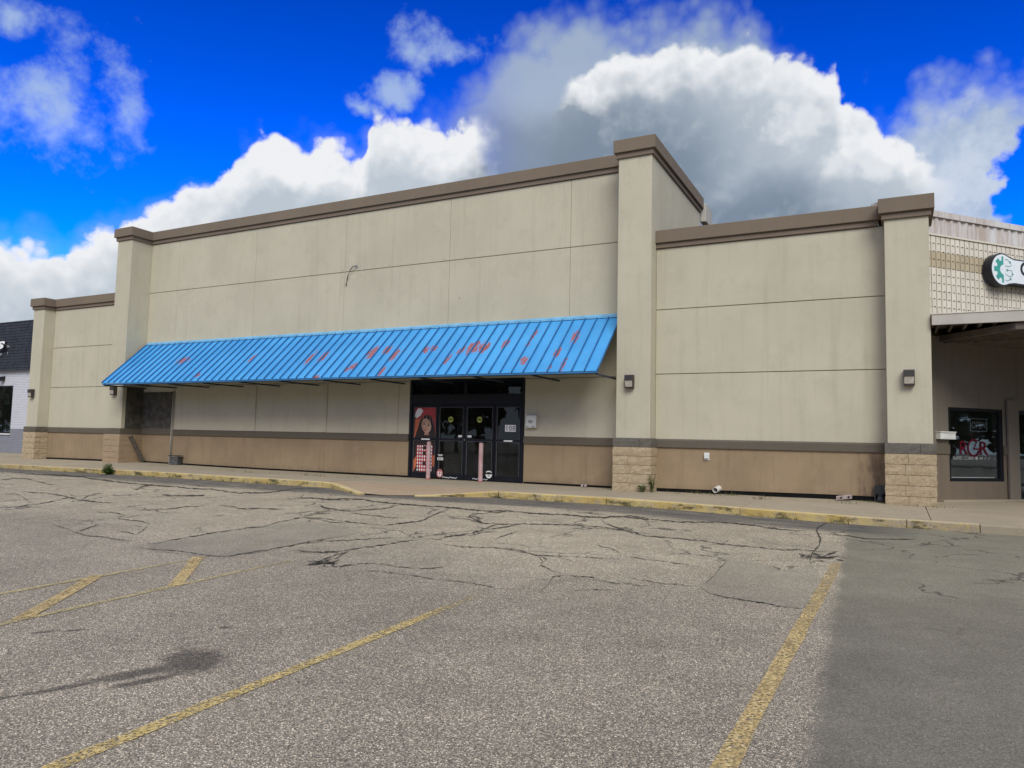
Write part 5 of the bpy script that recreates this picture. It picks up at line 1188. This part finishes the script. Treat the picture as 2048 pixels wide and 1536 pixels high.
def inset(o, d):
    res = []
    for s, z in out:
        res.append((s, z))
    C_ = []
    m3 = len(res)
    for i in range(m3):
        a, b2, c_ = Vector(res[i-1]), Vector(res[i]), Vector(res[(i+1) % m3]); d1_ = (b2-a).normalized(); d2__ = (c_-b2).normalized(); nn = Vector((-(d1_.y+d2__.y), d1_.x+d2__.x)).normalized(); C_.append(b2+nn*d)
    return [W(p.x, o, p.y) for p in C_]
q = MB(); q.poly(inset(.243, .028)); build(q, 'face', 'sign_white', sgn, fix=False)
# half gear
q = MB(); gc = (cs+.02, cz); ri, ro, rt = .105, .205, .285; pts = []; nteeth = 5
prof_ = []
for k in range(nteeth):
    tc = math.pi/2+math.pi*(k)/(nteeth-1); 
    for dt, r_ in ((-.26, ro), (-.19, rt), (.19, rt), (.26, ro)):
        t = tc+dt
        if t < math.pi/2: t = math.pi/2
        if t > 3*math.pi/2: t = 3*math.pi/2
        prof_.append((t, r_))
for (t0, r0), (t1, r1) in zip(prof_, prof_[1:]):
    if t1-t0 < 1e-4 and abs(r1-r0) < 1e-4: continue
    q.poly([W(gc[0]+a*math.cos(t), .245, gc[1]+a*math.sin(t)) for a, t in ((ri, t0), (r0, t0), (r1, t1), (ri, t1))])
build(q, 'half_gear', 'sign_teal', sgn, fix=False)
q = MB()
def seg(pts, wd=.016):
    for a, b2 in zip(pts, pts[1:]):
        a, b2 = Vector(a), Vector(b2); d = (b2-a).normalized(); n3 = Vector((-d.y, d.x))*wd/2; q.poly([W(gc[0]+p.x, .245, gc[1]+p.y) for p in (a-n3, b2-n3, b2+n3, a+n3)])
def dot(x, y): q.poly([W(gc[0]+x+.03*math.cos(t), .2465, gc[1]+y+.03*math.sin(t)) for t in [i*.5236 for i in range(12)]])
seg([(.05, .215), (.11, .235), (.19, .18)]); dot(.20, .175); seg([(.05, .085), (.18, .08), (.25, .13)]); dot(.11, .0); seg([(.11, .0), (.25, -.0), (.26, -.07)]); dot(.265, -.075)
seg([(.05, -.075), (.12, -.125), (.25, -.13)]); seg([(.05, -.22), (.12, -.235), (.19, -.19)]); dot(.2, -.185)
build(q, 'circuit_trace', 'sign_green', sgn, fix=False)
q = MB(); put_text(q, 'C', .42, W(cs+.52, .246, cz-.07), D2, AZ, bold=.012); build(q, 'letter', 'sign_black', sgn, fix=False)

# ------------------------------------------------------------------ far edge of the lot behind the viewer: a belt of trees, mirrored in the glass
tb = MB(); r2 = np.random.default_rng(3)
spots = [(-190+6.0*i+r2.normal()*1.5, -50+r2.normal()*4) for i in range(44)]+[(60+r2.normal()*3, -40+5.5*i) for i in range(18)]  # second row, on the right, added so the angled shop window mirrors dark
for cx_, cy2 in spots:
    hh = r2.uniform(10, 15); tb.tube([(cx_, cy2, -1), (cx_, cy2, hh*.5)], .25, 6)
    for k in range(420):
        d = r2.normal(size=3); d /= np.linalg.norm(d); p = Vector((cx_, cy2, hh*.54))+Vector((d[0]*4.2, d[1]*3.6, d[2]*hh*.48))*float(r2.uniform(.35, 1)); a = Vector(r2.normal(size=3)).normalized()*.8; b2 = a.cross(Vector(r2.normal(size=3))).normalized()*.6
        tb.add([p-a, p+b2, p+a, p-b2], [(0, 1, 2, 3)])
tl = build(tb, 'tree_belt', 'tree_mass', fix=False); tl['kind'] = 'stuff'; tl['label'] = 'belt of dark green trees across the far edge of the lot, with a row added on the right'; tl['category'] = 'trees'
SC.cycles.max_bounces = 5; SC.cycles.diffuse_bounces = 3; SC.cycles.glossy_bounces = 3; SC.cycles.transparent_max_bounces = 12
